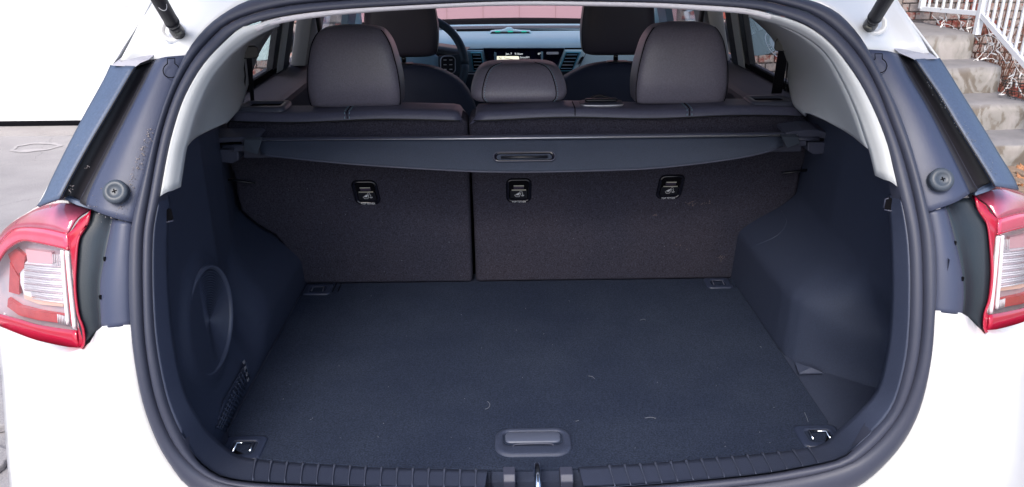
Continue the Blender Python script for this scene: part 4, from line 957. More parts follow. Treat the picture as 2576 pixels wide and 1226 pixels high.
la, lb = lowpan(-1, [(333,558),(330,600),(327,655),(327,700),(327,760),(329,816)], [(286,549),(277,595),(267,644),(256,700),(254,733),(255,780),(257,822)], [(231,525),(222,562),(196,598),(190,662),(188,726),(195,800),(212,864)])
ra, rb = lowpan(1, [(2333,530),(2343,580),(2350,640),(2352,690),(2352,740),(2350,782)], [(2376,518),(2388,560),(2399,603),(2412,655),(2420,701),(2422,745),(2419,788)], [(2440,498),(2484,561),(2494,593),(2493,650),(2491,701),(2485,765),(2469,830)])
for x, y, o in ((264, 652, la), (253, 748, la), (2402, 612, ra), (2421, 702, ra)):
    p = pO(x, y, .024); box('clip', p, (.0035, .004, .006), M['gap'], o, bevel=.001)
# caps at the head of the cladding
def cap(pts, side):
    P = [pO(x, y, .022) for x, y in pts]; prism('cladding_cap', P, (0, .04, .008), mat('cap_grey', (.40, .40, .46), .4) if 'cap_grey' not in bpy.data.materials else bpy.data.materials['cap_grey'], bl if side < 0 else br, bevel=.001)
cap([(280,166),(300,153),(376,150),(352,160),(341,169)], -1); cap([(2362,149),(2338,135),(2262,134),(2288,145),(2301,151)], 1)
# keyhole blanking plugs
def keyhole(cx, cy, side, par):
    p = pO(cx, cy, .004); T = frame_from(p, (side*-.1, -1, .6)); P = []
    for a in range(-60, 241, 12): P.append((.0095*cos(radians(a)), .0115*sin(radians(a))-.004))
    P = [(-.0048, .0075), (-.0048, .0155), (.0048, .0155), (.0048, .0075)]
    arc = [(.0108*cos(radians(a)), .0108*sin(radians(a))-.002) for a in range(62, -243, -16)]
    tube('keyhole_plug', [T @ Vector((x, y, .006)) for x, y in [(.005, .008), (.005, .0155), (-.005, .0155), (-.005, .008)]+[(-x, y) for x, y in arc[:1]]+[(x, y) for x, y in reversed(arc)]+[(.005, .008)]], .0007, M['gap'], par, seg=5)
keyhole(434, 178, -1, jl); keyhole(2207, 166, 1, jr)
# rubber bump stops
def bump_stop(cx, cy, side):
    p = pO(cx, cy, .006); nv = (CAM-p).normalized(); nv = Vector((nv.x*.35+side*.05, -1, .55)).normalized(); T = frame_from(p, nv)
    prof = [(.0152, -.004), (.0152, .004), (.0132, .0045), (.0132, .0065), (.0158, .0075), (.0162, .013), (.0150, .0158), (.0122, .017), (.0085, .0172), (.0080, .0165), (.0030, .0165), (.0005, .0165)]
    n = 36; vs = [T @ Vector((r*cos(2*pi*i/n), r*sin(2*pi*i/n), z)) for r, z in prof for i in range(n)]; fs = [(j*n+i, j*n+(i+1) % n, (j+1)*n+(i+1) % n, (j+1)*n+i) for j in range(len(prof)-1) for i in range(n)]
    o = mesh('bump_stop', vs, fs, M['bump'], car)
    for a in (.3, .3+pi/2): box('screw_slot', T @ Vector((0, 0, .0167)), (.0062, .0014, .0008), M['gap'], o, rot=T.to_3x3() @ Matrix.Rotation(a, 3, 'Z'), bevel=0)
M['bump'] = mat('bump_rubber', (.05, .065, .09), .42, var=(60, .5, (.07, .08, .1)))
bump_stop(300, 487, -1); bump_stop(2358, 457, 1)
# dried dirt on the left jamb and specks on the cladding
random.seed(51); vs = []; fs = []
def fleck(p, r_, vs, fs):
    b = len(vs); a0 = random.uniform(0, 6); q = []
    for k in range(4): q.append(p+Vector((cos(a0+k*1.57)*r_*random.uniform(.6, 1.3), -.0002, sin(a0+k*1.57)*r_*random.uniform(.6, 1.3))))
    vs += q+[p+Vector((0, -.0012, .0004))]; fs += [(b+k, b+(k+1) % 4, b+4) for k in range(4)]
band_ = [(378, 325), (360, 370), (345, 400), (330, 430), (315, 450), (300, 480), (270, 510), (262, 540)]
for k in range(620):
    t = random.random()**.9; i = t*(len(band_)-1); a, b = band_[int(i)], band_[min(len(band_)-1, int(i)+1)]; f = i-int(i)
    x = a[0]+(b[0]-a[0])*f+random.gauss(0, 8)*(1+t); y = a[1]+(b[1]-a[1])*f+random.gauss(0, 10)
    fleck(pO(x, y, .0045), .0003+.0012*random.random()**2.5, vs, fs)
for k in range(60): fleck(pO(285+random.gauss(0, 28), 560+random.gauss(0, 18)-30, .0035), random.uniform(.0003, .0010), vs, fs)
tag(mesh('dried_dirt', vs, fs, M['dirt'], jl, smooth_=False), kind='stuff')
vs = []; fs = []
for x, y in ((140, 505), (148, 498), (132, 512), (160, 500), (176, 480), (182, 470), (220, 420), (128, 518)):
    for k in range(7): fleck(pO(x+random.gauss(0, 3), y+random.gauss(0, 3), .026), random.uniform(.0004, .0012), vs, fs)
tag(mesh('dried_dirt', vs, fs, M['dirt'], bl, smooth_=False), kind='stuff')
vs = []; fs = []
for k in range(120):
    t = random.random(); x = 2312+(2490-2312)*t+random.gauss(6, 7); y = 190+(440-190)*t+random.gauss(0, 7); fleck(pO(x+8, y, .018), random.uniform(.0003, .0010), vs, fs)
tag(mesh('dried_dirt', vs, fs, mat('salt_dust', (.24, .26, .30), .9), br, smooth_=False), kind='stuff')

# ---- white bodywork round the top of the opening
At = [(466,141),(482,118),(525,66),(578,26),(630,0),(705,-17),(843,-30),(1060,-40),(1300,-46)]
Mt = [(385,150),(400,110),(425,62),(462,0),(560,-70),(700,-100),(850,-115),(1060,-125),(1300,-128)]
Bt = [(302,153),(325,110),(350,60),(378,0),(460,-95),(600,-140),(800,-165),(1060,-180),(1300,-186)]
At2 = [(2177,126),(2173,114),(2138,66),(2094,26),(2024,-2),(1930,-20),(1780,-32),(1560,-42),(1302,-46)]
Mt2 = [(2254,135),(2240,100),(2218,62),(2185,0),(2100,-70),(1960,-100),(1800,-112),(1580,-122),(1302,-128)]
Bt2 = [(2338,135),(2310,85),(2280,40),(2253,0),(2180,-95),(2030,-140),(1840,-165),(1580,-180),(1302,-186)]
rear_edges = []
for a_, m_, b_ in ((At, Mt, Bt), (At2, Mt2, Bt2)):
    LA = cr([pO(x, y, .012) for x, y in a_], 30); LM = cr([pO(x, y, .040) for x, y in m_], 30); LB = cr([pO(x, y, .020) for x, y in b_], 30)
    LA2 = [p+Vector((0, .02, 0)) for p in LA]
    rear_edges.append(LB)
    loft('upper_body', [LA2, LA, LM, LB], M['paint'], car, n=30, mid=4, solid=.003, offset=0)
# quarter sides and roof running forward from that edge
for side, LB, band_o in ((-1, rear_edges[0], [(96,520),(135,447),(172,372),(215,290),(262,205),(280,166)]), (1, rear_edges[1], [(2560,478),(2512,392),(2470,322),(2425,250),(2385,185),(2362,149)])):
    BO = [pO(x, y, .045) for x, y in band_o]
    src = BO+[LB[k] for k in (3, 7, 11, 15)]
    dst = []
    for p in src: dst.append(P3(side*max(.60, abs(p.x)+.10-.08*smooth(p.z, 1.15, 1.4)), 1.88, min(1.43, p.z+.02)))
    loft('quarter_panel', [src, [a.lerp(b, .5)+Vector((side*.012, 0, .0)) for a, b in zip(cr(src, 20), cr(dst, 20))], dst], M['paint'], car, n=20, mid=4, solid=.003, offset=0)
topl = [rear_edges[0][k] for k in range(15, 30, 2)]+[rear_edges[0][29]]+[rear_edges[1][k] for k in range(28, 14, -2)]
def rf(y, hw, zc, ze): return [P3(hw*cos(pi*(1-i/14)), y, ze+(zc-ze)*sin(pi*i/14)**.7) for i in range(15)]
loft('roof', [topl, rf(1.9, .60, 1.535, 1.44), rf(2.5, .61, 1.545, 1.45), rf(3.1, .59, 1.50, 1.42)], M['paint'], car, n=30, mid=5, solid=.004, offset=0)

# ---- lower bodywork
def wv(L, off): return [pO(x, y, off) for x, y in L]
A1 = wv([(329,818),(337,880),(360,1002),(397,1107),(434,1171),(476,1222),(560,1262),(734,1285),(1000,1296),(1340,1300)], .014)
A1b = [p+Vector((0, .02, 0)) for p in A1]
B1 = [pO(x, y, o_) for x, y, o_ in ((257,822,.022),(268,900,.018),(283,1020,.012),(305,1120,.006),(345,1210,.0),(395,1275,-.005),(470,1330,-.01),(734,1380,-.01),(1000,1400,-.01),(1340,1405,-.01))]
C1 = [pY(x, y, Y) for x, y, Y in ((209,876,.99),(216,930,.945),(228,1040,.905),(240,1140,.885),(262,1240,.875),(300,1340,.87),(400,1440,.865),(734,1500,.86),(1000,1520,.86),(1340,1525,.86))]
D1 = [pY(x, y, Y) for x, y, Y in ((98,858,1.03),(104,930,.985),(112,1040,.955),(122,1140,.94),(140,1240,.93),(180,1340,.915),(300,1460,.89),(734,1600,.86),(1000,1630,.86),(1340,1640,.86))]
E1 = [pX(x, y, X) for x, y, X in ((-12,818,-.855),(0,900,-.878),(10,1000,-.888),(15,1097,-.890),(27,1226,-.888),(45,1330,-.880))]
E1 = E1+[P3(-.86, 1.12, .33), P3(-.7, .93, .30), P3(-.4, .87, .29), P3(0, .86, .29)]
n_ = 34
LL = [cr(l, n_) for l in (A1b, A1, B1, C1, D1, E1)]
F1 = [P3(min(-.60, -.902) if i < n_*.62 else p.x, 1.42 if i < n_*.62 else p.y+.05, p.z) for i, p in enumerate(LL[-1])]
kq = [i for i, p in enumerate(LL[-1]) if i < n_*.62]
body = loft('rear_body', LL, M['paint'], car, n=n_, mid=4, solid=.003, offset=0)
# mirrored side: its own seal line, the rest the same shape
A1r = wv([(2351,782),(2348,840),(2339,897),(2315,1013),(2278,1097),(2225,1165),(2152,1226),(2060,1255),(1900,1276),(1700,1290),(1340,1300)], .014)
B1r = [pO(x, y, o_) for x, y, o_ in ((2419,788,.022),(2412,870,.018),(2398,985,.010),(2372,1090,.002),(2330,1180,-.006),(2270,1260,-.01),(2190,1320,-.01),(1950,1370,-.01),(1700,1390,-.01),(1340,1405,-.01))]
mx = lambda L, dx=.014, dz=.006: [P3(-p.x+dx*smooth(abs(p.x), .1, .4), p.y, p.z+dz) for p in L]
C1r = [pY(x, y, Y) for x, y, Y in ((2476,832,.99),(2452,900,.945),(2425,1010,.905),(2395,1110,.885),(2360,1190,.875),(2300,1290,.87),(2210,1390,.865),(1950,1480,.86),(1700,1510,.86),(1340,1525,.86))]
loft('rear_body', [[p+Vector((0, .02, 0)) for p in A1r], A1r, B1r, C1r, mx(LL[4]), mx(LL[5])], M['paint'], car, n=n_, mid=4, solid=.003, offset=0)
for side, L_ in ((-1, LL[5]), (1, mx(LL[5]))):
    src = [p for i, p in enumerate(L_) if i < n_*.60]
    def sh_(z): return interp([(.3, .872), (.5, .898), (.75, .905), (.86, .898), (.93, .885), (.98, .86)], z)
    r1 = [P3(side*sh_(p.z), 1.32, p.z) for p in src]; r2 = [P3(side*sh_(p.z), 2.2, p.z) for p in src]; r3 = [P3(side*sh_(p.z), 3.9, p.z) for p in src]; r4 = [P3(side*(sh_(p.z)-.12), 4.8, p.z-.03) for p in src]; r5 = [P3(side*.45, 5.12, p.z-.06) for p in src]
    loft('side_body', [src, r1, r2, r3, r4, r5], M['paint'], car, n=20, mid=4, solid=.003, offset=0)
    t0 = src[0]
    loft('shoulder', [[P3(side*.86, 1.22, t0.z), P3(side*.86, 1.6, .975), P3(side*.86, 3.7, .96)], [P3(side*.82, 1.25, 1.01), P3(side*.825, 1.6, 1.005), P3(side*.825, 3.7, .99)], [P3(side*.76, 1.28, 1.045), P3(side*.745, 1.7, 1.045), P3(side*.745, 3.75, 1.02)]], M['paint'], car, n=16, mid=2, solid=.003, offset=0)
    loft('pillar_skin', [[P3(side*.745, 1.30, 1.045), P3(side*.745, 1.6, 1.045), P3(side*.745, 1.88, 1.045)], [P3(side*.70, 1.32, 1.16), P3(side*.715, 1.6, 1.2), P3(side*.70, 1.86, 1.22)], [P3(side*.62, 1.42, 1.36), P3(side*.625, 1.6, 1.40), P3(side*.625, 1.86, 1.42)]], M['paint'], car, n=10, mid=3, solid=.003, offset=0)
loft('bonnet', [[P3(-.8, 4.06, .97), P3(0, 4.12, 1.0), P3(.8, 4.06, .97)], [P3(-.78, 4.6, .86), P3(0, 4.62, .89), P3(.78, 4.6, .86)], [P3(-.55, 5.05, .70), P3(0, 5.15, .73), P3(.55, 5.05, .70)], [P3(-.5, 5.1, .35), P3(0, 5.2, .35), P3(.5, 5.1, .35)]], M['paint'], car, n=16, mid=4, solid=.003)
box('underbody', (0, 2.95, .27), (1.6, 3.9, .12), M['gap'], car, bevel=.02)
for sx in (-1, 1):
    for wy in (1.55, 4.25):
        n = 32; prof = [(.20, -.10), (.30, -.11), (.325, -.085), (.33, 0), (.325, .085), (.30, .11), (.20, .10)]
        vs = [P3(sx*.80+z, wy+r*cos(2*pi*i/n), .33+r*sin(2*pi*i/n)) for r, z in prof for i in range(n)]; fs = [(j*n+i, j*n+(i+1) % n, (j+1)*n+(i+1) % n, (j+1)*n+i) for j in range(len(prof)-1) for i in range(n)]
        wh = mesh('wheel', vs, fs, M['tyre'], car)
        for k in range(5):
            a = 2*pi*k/5; bar('spoke', (sx*.87, wy, .33), (sx*.88, wy+.21*cos(a), .33+.21*sin(a)), .04, M['steel'], wh)

# ---- tail lamps
def lampY(x): return 1.012+.145*(max(0, (205-x)/205.0))**1.25
def LP(x, y, d=0): return pY(x, y, lampY(x)+d)
lens = empty('tail_lamp', (0, 0, 0)); bpy.data.objects.remove(lens)
top_e = [(230,527),(193,514),(154,506),(103,517),(80,530),(42,559),(19,578),(0,597),(-40,622)]
cre = [(170,589),(112,576),(58,573),(29,581),(0,610),(-30,645)]
upl = [(173,626),(96,609),(55,605),(19,626),(0,652),(-30,700)]
botw = [(194,832),(96,817),(48,803),(0,790),(-30,782)]
botr = [(203,877),(196,877),(96,858),(42,841),(0,822),(-30,812)]
rside_o = [(230,527),(222,562),(199,592),(190,662),(188,726),(196,790),(209,825),(212,861),(204,877)]
rside_i = [(170,589),(172,606),(173,626),(178,629),(185,694),(194,775),(198,832),(200,877)]
def topY(p): return p
TE = [pY(x, y, lampY(x)+.055) for x, y in top_e]; CRE = [LP(x, y, -.002) for x, y in cre]; UPL = [LP(x, y, -.006) for x, y in upl]
tl = loft('tail_lamp', [CRE, UPL, [LP(x, y, .004) for x, y in upl]], M['pink2'] if 'pink2' in M else M['red'], car, n=28, mid=2, solid=.003, offset=0)
tl['label'] = 'left red and clear tail lamp'
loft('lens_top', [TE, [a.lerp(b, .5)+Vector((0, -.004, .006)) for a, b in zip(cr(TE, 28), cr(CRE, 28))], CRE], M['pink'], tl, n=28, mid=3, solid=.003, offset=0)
RO = [pO(x, y, .055) for x, y in rside_o]; RI = [LP(x, y, -.006) for x, y in rside_i]
loft('lens_side', [RO, [a.lerp(b, .5)+Vector((.003, -.002, 0)) for a, b in zip(cr(RO, 28), cr(RI, 28))], RI], M['red'], tl, n=28, mid=3, solid=.003, offset=0)
loft('lens_lower', [[LP(x, y, -.004) for x, y in botw], [LP(x, (y+z)/2, -.010) for (x, y), z in zip(cr([Vector((*q, 0)) for q in botw], 6) and [(v.x, v.y) for v in cr([Vector((*q, 0)) for q in botw], 6)], [v.y for v in cr([Vector((*q, 0)) for q in botr], 6)])], [LP(x, y, -.004) for x, y in botr], [LP(x, y+4, .02) for x, y in botr]], M['red'], tl, n=28, mid=3, solid=.003, offset=0)
# clear window with its reflectors behind it
def rows(pts_t, pts_b, d, n=20):
    a = cr([Vector((x, y, 0)) for x, y in pts_t], n); b = cr([Vector((x, y, 0)) for x, y in pts_b], n)
    return [[LP(a[i].x+(b[i].x-a[i].x)*t, a[i].y+(b[i].y-a[i].y)*t, d) for i in range(n)] for t in (0, .25, .5, .75, 1)]
wt = [(176,627),(96,610),(55,606),(19,628),(0,655),(-30,700)]; wb = [(194,832),(96,817),(48,803),(0,790),(-30,782)]
loft('clear_window', rows(wt, wb, -.004), M['clear'], tl, n=20, mid=1, lin=True)
loft('lamp_bowl', rows(wt, wb, .030), M['lampsmoke'], tl, n=20, mid=1, lin=True)
def lpatch(name, pts, d, m, dd=.008): return prism(name, [LP(x, y, d) for x, y in pts], (0, dd, 0), m, tl)
lpatch('red_reflector', [(25,660),(48,700),(48,742),(22,735)], .016, M['redglass']); lpatch('red_reflector', [(20,640),(40,625),(62,645),(60,675),(46,690),(30,668)], .018, M['redglass'])
lpatch('red_reflector', [(20,752),(50,772),(100,785),(160,795),(163,815),(96,806),(48,794),(18,772)], .014, M['redglass'])
lpatch('red_reflector', [(64,628),(130,636),(132,664),(70,660)], .018, mat('pink_inner', (.80, .45, .50), .25))
lpatch('reflector', [(52,672),(70,655),(130,664),(158,668),(162,768),(100,758),(62,745),(50,710)], .020, M['lampchrome'])
for k in range(17):
    y = 668+k*5.4; a, b = (62, y+ -3), (158, y+4+k*.2)
    if k > 12: a = (66+k, y-3)
    tube('reflector_rib', [LP(a[0], a[1], .018), LP((a[0]+b[0])/2, (a[1]+b[1])/2+.6, .0165), LP(b[0], b[1], .018)], .0011, M['lampchrome'] if k % 3 else M['lampsmoke'], tl, seg=5)
lpatch('amber_strip', [(60,742),(100,756),(158,766),(160,772),(98,766),(62,752)], .017, M['amber'])
for k in range(6): tube('hatch_line', [LP(133+k*4.4, 640, .017), LP(134+k*4.4, 674, .017)], .0007, M['print'], tl, seg=4)
for k in range(6): tube('hatch_line', [LP(145+k*4, 791+k, .012), LP(147+k*4, 813+k, .012)], .0010, M['print'], tl, seg=4)
for (xa, ya, xb, yb, xc, yc, r_) in ((158,630,164,720,172,815,.0034), (170,631,178,720,189,826,.0036)):
    tube('light_guide', cr([LP(xa, ya, -.002), LP(xb, yb, -.002), LP(xc, yc, -.002)], 16), r_, mat('light_guide', (.85, .80, .84), .25, coat=.5) if 'light_guide' not in bpy.data.materials else bpy.data.materials['light_guide'], tl, seg=8)
tube('red_line', cr([LP(164, 631, -.004), LP(171, 720, -.004), LP(181, 820, -.004)], 16), .0012, M['red'], tl, seg=6)
tube('crease', cr([LP(*q, -.003) for q in cre], 20), .0014, M['red'], tl, seg=6)
tube('window_edge', cr([LP(*q, -.005) for q in upl], 20), .0022, M['red'], tl, seg=6)
prism('lamp_back', [LP(x, y, .018) for x, y in ((226,534),(196,592),(186,640),(174,636),(166,600),(200,552))], (0, .01, 0), M['red'], tl)
strip = prism('lamp_strip', [pO(x, y, .040) for x, y in ((160,501),(168,496),(228,519),(229,528),(193,517))], (0, .01, 0), M['clad'], tl, bevel=.001)
tr = mirrored(tl, 'tail_lamp', dx=.020, dz=.004, parent=car); tr['label'] = 'right red and clear tail lamp'
# panel gap under the lamps
tube('panel_gap', cr([LP(x, y+3, -.004) for x, y in botr[1:]], 20), .0012, M['gap'], tl, seg=5)

# ---- gas struts and raised tailgate
def strut(bx, by, tx, ty, side):
    p0 = pO(bx, by, .010); q = pT(tx, ty, (p0-CAM).dot(FW)-.085); d = (q-p0).normalized()
    L = [p0+d*.028, p0+d*.20, p0+d*.34]
    s_ = tube('gas_strut', L, .0098, M['strut'], car, seg=20); s_['label'] = ('left' if side < 0 else 'right')+' black gas strut'
    tube('strut_rod', [p0+d*.34, p0+d*.62], .004, M['chrome'], s_, seg=12)
    tube('strut_collar', [p0+d*.021, p0+d*.026, p0+d*.031], [.0085, .0102, .0102], M['black'], s_, seg=20)
    tube('strut_socket', [p0-d*.009, p0-d*.006, p0+d*.004, p0+d*.014, p0+d*.024], [.0065, .0098, .0100, .0088, .0082], M['black'], s_, seg=18)
    T = frame_from(p0+d*.004+(CAM-p0).normalized()*.0085, CAM-p0, d); plate('socket_clip', T, [(-.005, -.008), (.005, -.008), (.004, .004), (-.004, .004)], 0, .0018, M['gloss'], s_, bevel=.0005)
    r_ = p0+Vector((side*.010, .006, 0)); T2 = frame_from(r_, (side*-.3, -1, .45)); rg = ringplate('strut_washer', T2, disc(28, .0175), disc(28, .009), [(0, 0), (.1, .003), (.6, .003), (1, 0)], M['paint'], s_)
    tube('ball_stud', [r_+Vector((0, .01, 0)), p0], .006, M['steel'], s_, seg=12)
    if side < 0:                                           # small round emblem printed on the tube
        c_ = p0+d*.078; T3 = frame_from(c_+(CAM-c_).normalized()*.0099, CAM-c_, d); 
        ringplate('print_ring', T3, disc(28, .0062, .0098), disc(28, .0054, .009), [(0, 0), (.2, .0004), (1, .0002)], M['print'], s_)
        text('print_mark', 'KL', T3, .008, M['print'], s_, rot=radians(90))
    return p0+d*.62
M['strut'] = mat('strut_black', (.003, .004, .014), .45, spec=.08)
e1 = strut(446, 79, 400, 0, -1); e2 = strut(2190, 62, 2228, 0, 1)
def tg(y, z, hw, dz=0): return [P3(hw*(i/10-1)*1.0 if False else -hw+2*hw*i/20, y-.03*(1-((i-10)/10)**2), z+dz+.05*(1-((i-10)/10)**2)) for i in range(21)]
gate = loft('tailgate', [tg(1.26, 1.50, .55), tg(1.06, 1.66, .60), tg(.86, 1.84, .66), tg(.62, 1.98, .70), tg(.42, 2.03, .68)], M['paint'], car, n=21, mid=3, solid=.03, offset=1)
loft('tailgate_lining', [tg(1.16, 1.54, .46), tg(.92, 1.76, .52), tg(.66, 1.92, .58), tg(.48, 1.97, .56)], M['trim'], gate, n=21, mid=3, solid=.008, offset=0)

# ================================================================== inside the cabin, forward of the rear seats
SX = lambda z: .735-.26*max(0, z-1.05)                     # the side windows lean inwards
def pSide(x, y, side, off=0):
    d = ray(x, y); a, b = .3, 9.0
    f = lambda t: side*(CAM.x+d.x*t)-(SX(CAM.z+d.z*t)+off)
    for _ in range(50):
        m = (a+b)/2
        if f(m) > 0: b = m
        else: a = m
    return CAM+d*a
def sidequad(name, y0, y1, z0, z1, side, m, th=.012, off=0, parent=None, slant=0, **k):
    q = [P3(side*(SX(z)+off), y, z) for y, z in ((y0, z0), (y1, z0), (y1+slant, z1), (y0+slant, z1))]
    return prism(name, q, (side*th, 0, 0), m, parent or car, bevel=.002, **k)
for side in (-1, 1):
    d = sidequad('rear_door', 1.72, 2.74, .45, 1.045, side, M['doorcard'] if 'doorcard' in M else M['trim'], .05)
    prism('door_sill_pad', [P3(side*.735, 1.70, 1.05), P3(side*.735, 2.74, 1.045), P3(side*.655, 2.74, 1.0), P3(side*.655, 1.70, 1.0)], (0, 0, -.25), M['doorcard'], d, bevel=.015)
    prism('arm_rest', [P3(side*.70, 2.05, .93), P3(side*.70, 2.70, .90), P3(side*.60, 2.66, .88), P3(side*.60, 2.05, .90)], (0, 0, -.06), M['trim'], d, bevel=.01)
    sidequad('window_seal', 1.70, 2.47, 1.043, 1.062, side, M['gap'], .012, -.006, d)
    sidequad('window_glass', 1.74, 2.47, 1.05, 1.40, side, M['sideglass'], .003, .004, d)
    sidequad('window_channel', 2.41, 2.46, 1.04, 1.42, side, M['black'], .02, -.004, d)
    sidequad('door_frame', 2.46, 2.53, 1.04, 1.42, side, M['whitemetal2'] if 'whitemetal2' in M else M['paint'], .03, -.008, d)
    sidequad('door_rubber', 2.532, 2.60, 1.02, 1.42, side, M['rubber'], .03, -.004, d)
    sidequad('pillar_trim', 2.63, 2.83, 1.035, 1.44, side, M['pillar_beige'] if 'pillar_beige' in M else M['lighttrim'], .05, -.055)
    fdr = sidequad('front_door', 2.76, 3.86, .45, 1.03, side, M['trim'], .05)
    sidequad('window_glass', 2.84, 3.62, 1.03, 1.40, side, M['sideglass'], .003, .004, fdr)
    sidequad('window_frame', 3.16, 3.24, 1.0, 1.42, side, M['rubber'], .03, -.01, fdr) if False else None
    sidequad('window_rail', 2.78, 3.64, 1.39, 1.425, side, M['black'], .03, -.008, fdr)
    sidequad('window_rail', 1.74, 2.5, 1.39, 1.425, side, M['black'], .03, -.008, d)
    ap = prism('front_pillar', [P3(side*.70, 3.86, 1.02), P3(side*.70, 3.94, 1.02), P3(side*.585, 3.16, 1.44), P3(side*.585, 3.08, 1.43)], (side*.05, 0, 0), mat('front_pillar_trim', (.42, .47, .48), .5) if 'front_pillar_trim' not in bpy.data.materials else bpy.data.materials['front_pillar_trim'], car, bevel=.005)
    sidequad('quarter_rubber', 3.48, 3.68, 1.0, 1.40, side, M['dashdark'], .03, -.03, fdr)
    bp = tube('seat_belt', cr([P3(side*.635, 2.66, 1.28), P3(side*.63, 2.68, 1.12), P3(side*.62, 2.70, .95), P3(side*.60, 2.72, .7)], 16), .024, M['beltcloth'], car, seg=8, flat=.25)
    T = frame_from(P3(side*.63, 2.655, 1.285), (-side*.5, -1, 0)); plate('belt_guide', T, rrect(.07, .06, .02), -.015, .012, M['black'], bp, bevel=.004)
# sticker on the right rear window
def sticker_mat():
    m, t, p = new_mat('sticker_white'); N = t.nodes; L = t.links
    p.inputs['Base Color'].default_value = (.88, .93, .95, 1); p.inputs['Roughness'].default_value = .6
    tr_ = N.new('ShaderNodeBsdfTranslucent'); tr_.inputs[0].default_value = (.92, .96, .98, 1)
    x = N.new('ShaderNodeMixShader'); x.inputs[0].default_value = .7; L.new(p.outputs[0], x.inputs[1]); L.new(tr_.outputs[0], x.inputs[2]); L.new(x.outputs[0], N['Material Output'].inputs[0]); return m
M['sticker'] = sticker_mat()
cst = pSide(1957, 112, 1, -.002)
T = frame_from(cst+Vector((-.0006, 0, 0)), (-1, 0, -.26)); 
std = tag(ringplate('window_sticker', T, disc(48, .104, .038), disc(48, .098, .0355), [(0, 0), (.1, .0006), (.9, .0006), (1, 0)], M['sticker'], car), None)
plate('sticker_disc', T, disc(40, .064, .0232), 0, .0006, bpy.data.materials['sticker_white'], std)
for ch, a in (('C', 206), ('H', 228), ('E', 250)):
    a_ = radians(a); R_ = Matrix.Scale(2.7, 4, (1, 0, 0)); text('lettering', ch, T @ R_ @ Matrix.Translation((.0300*cos(a_), .0296*sin(a_), .0004)), .0125, bpy.data.materials['sticker_white'], std, rot=a_+pi/2)
# door mirrors
for side in (-1, 1):
    c_ = P3(side*.935, 3.05, 1.075)
    o, _, _ = loftbox('door_mirror', [(c_.z-.085, c_.x, c_.y+.02, .04, .02), (c_.z-.07, c_.x, c_.y+.02, .09, .045), (c_.z, c_.x, c_.y+.02, .115, .06), (c_.z+.06, c_.x, c_.y+.02, .10, .045), (c_.z+.08, c_.x, c_.y+.02, .05, .02)], M['black'], car, n=28, ex=2.6)
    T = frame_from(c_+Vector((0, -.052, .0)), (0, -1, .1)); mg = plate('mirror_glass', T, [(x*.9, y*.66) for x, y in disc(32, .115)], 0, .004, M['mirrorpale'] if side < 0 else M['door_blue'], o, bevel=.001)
    bar('mirror_arm', c_+Vector((-side*.08, .03, -.03)), (side*.80, 3.15, 1.02), .05, M['black'], o)
# windscreen, cowl, wipers
loft('windscreen', [[P3(-.70, 3.93, 1.035), P3(0, 4.02, 1.04), P3(.70, 3.93, 1.035)], [P3(-.57, 3.12, 1.43), P3(0, 3.16, 1.47), P3(.57, 3.12, 1.43)]], M['windscreen'], car, n=12, mid=4, lin=True)
cw = loft('cowl', [[P3(-.74, 3.86, 1.020), P3(0, 3.94, 1.024), P3(.74, 3.86, 1.020)], [P3(-.74, 3.93, 1.034), P3(0, 4.02, 1.038), P3(.74, 3.93, 1.034)], [P3(-.78, 4.05, 1.02), P3(0, 4.14, 1.03), P3(.78, 4.05, 1.02)]], M['gap'], car, n=12, mid=2, solid=.006)
for a, b in (((1195, 58, 4.05), (1255, 58, 4.05)), ((1245, 54, 4.07), (1300, 59, 4.07)), ((1235, 57, 4.05), (1400, 60, 4.05))):
    tube('wiper', [pY(*a), pY((a[0]+b[0])/2, min(a[1], b[1])-1, a[2]), pY(*b)], .006, M['dashdark'], cw, seg=6)
# dashboard
def dl(y, z, hw, bow=.05): return [P3(-hw+2*hw*i/16, y+bow*(1-((i-8)/8)**2), z) for i in range(17)]
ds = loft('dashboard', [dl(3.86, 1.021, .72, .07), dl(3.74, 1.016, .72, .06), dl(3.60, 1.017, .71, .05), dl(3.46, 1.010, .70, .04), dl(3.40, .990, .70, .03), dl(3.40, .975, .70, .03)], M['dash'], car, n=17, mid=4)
loft('defroster_strip', [dl(3.80, 1.0215, .62, .06), dl(3.765, 1.0235, .62, .06), dl(3.715, 1.0195, .62, .05)], M['dashdark'], ds, n=17, mid=1)
tube('vent_slot', cr([pY(x, y, 3.68) for x, y in ((1148, 77), (1290, 76), (1480, 77))], 20), .0045, M['gap'], ds, seg=6)
loft('dash_brow', [dl(3.405, .980, .69, .03), dl(3.395, .962, .69, .03), dl(3.43, .952, .69, .03)], M['gap'], ds, n=17, mid=1)
loft('dash_lower', [dl(3.44, .955, .69, .03), dl(3.43, .80, .69, .03), dl(3.50, .55, .66, .0)], M['dashdark'], ds, n=17, mid=3)
def dp(name, pts, m, Y=3.42, th=.01, parent=None, **k): return prism(name, [pY(x, y, Y) for x, y in pts], (0, th, 0), m, parent or ds, **k)
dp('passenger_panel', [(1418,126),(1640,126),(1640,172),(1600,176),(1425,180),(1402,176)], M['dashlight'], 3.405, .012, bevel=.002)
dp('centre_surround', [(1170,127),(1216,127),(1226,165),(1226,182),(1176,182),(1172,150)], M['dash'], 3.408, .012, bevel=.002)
scr = dp('centre_screen', [(1216,121),(1421,121),(1400,170),(1390,190),(1230,190),(1222,150)], M['screen'], 3.402, .012, bevel=.001)
tube('screen_edge', [pY(x, y, 3.399) for x, y in ((1222, 160), (1216, 121), (1421, 121), (1398, 176))], .0016, M['dash'], scr, seg=5)
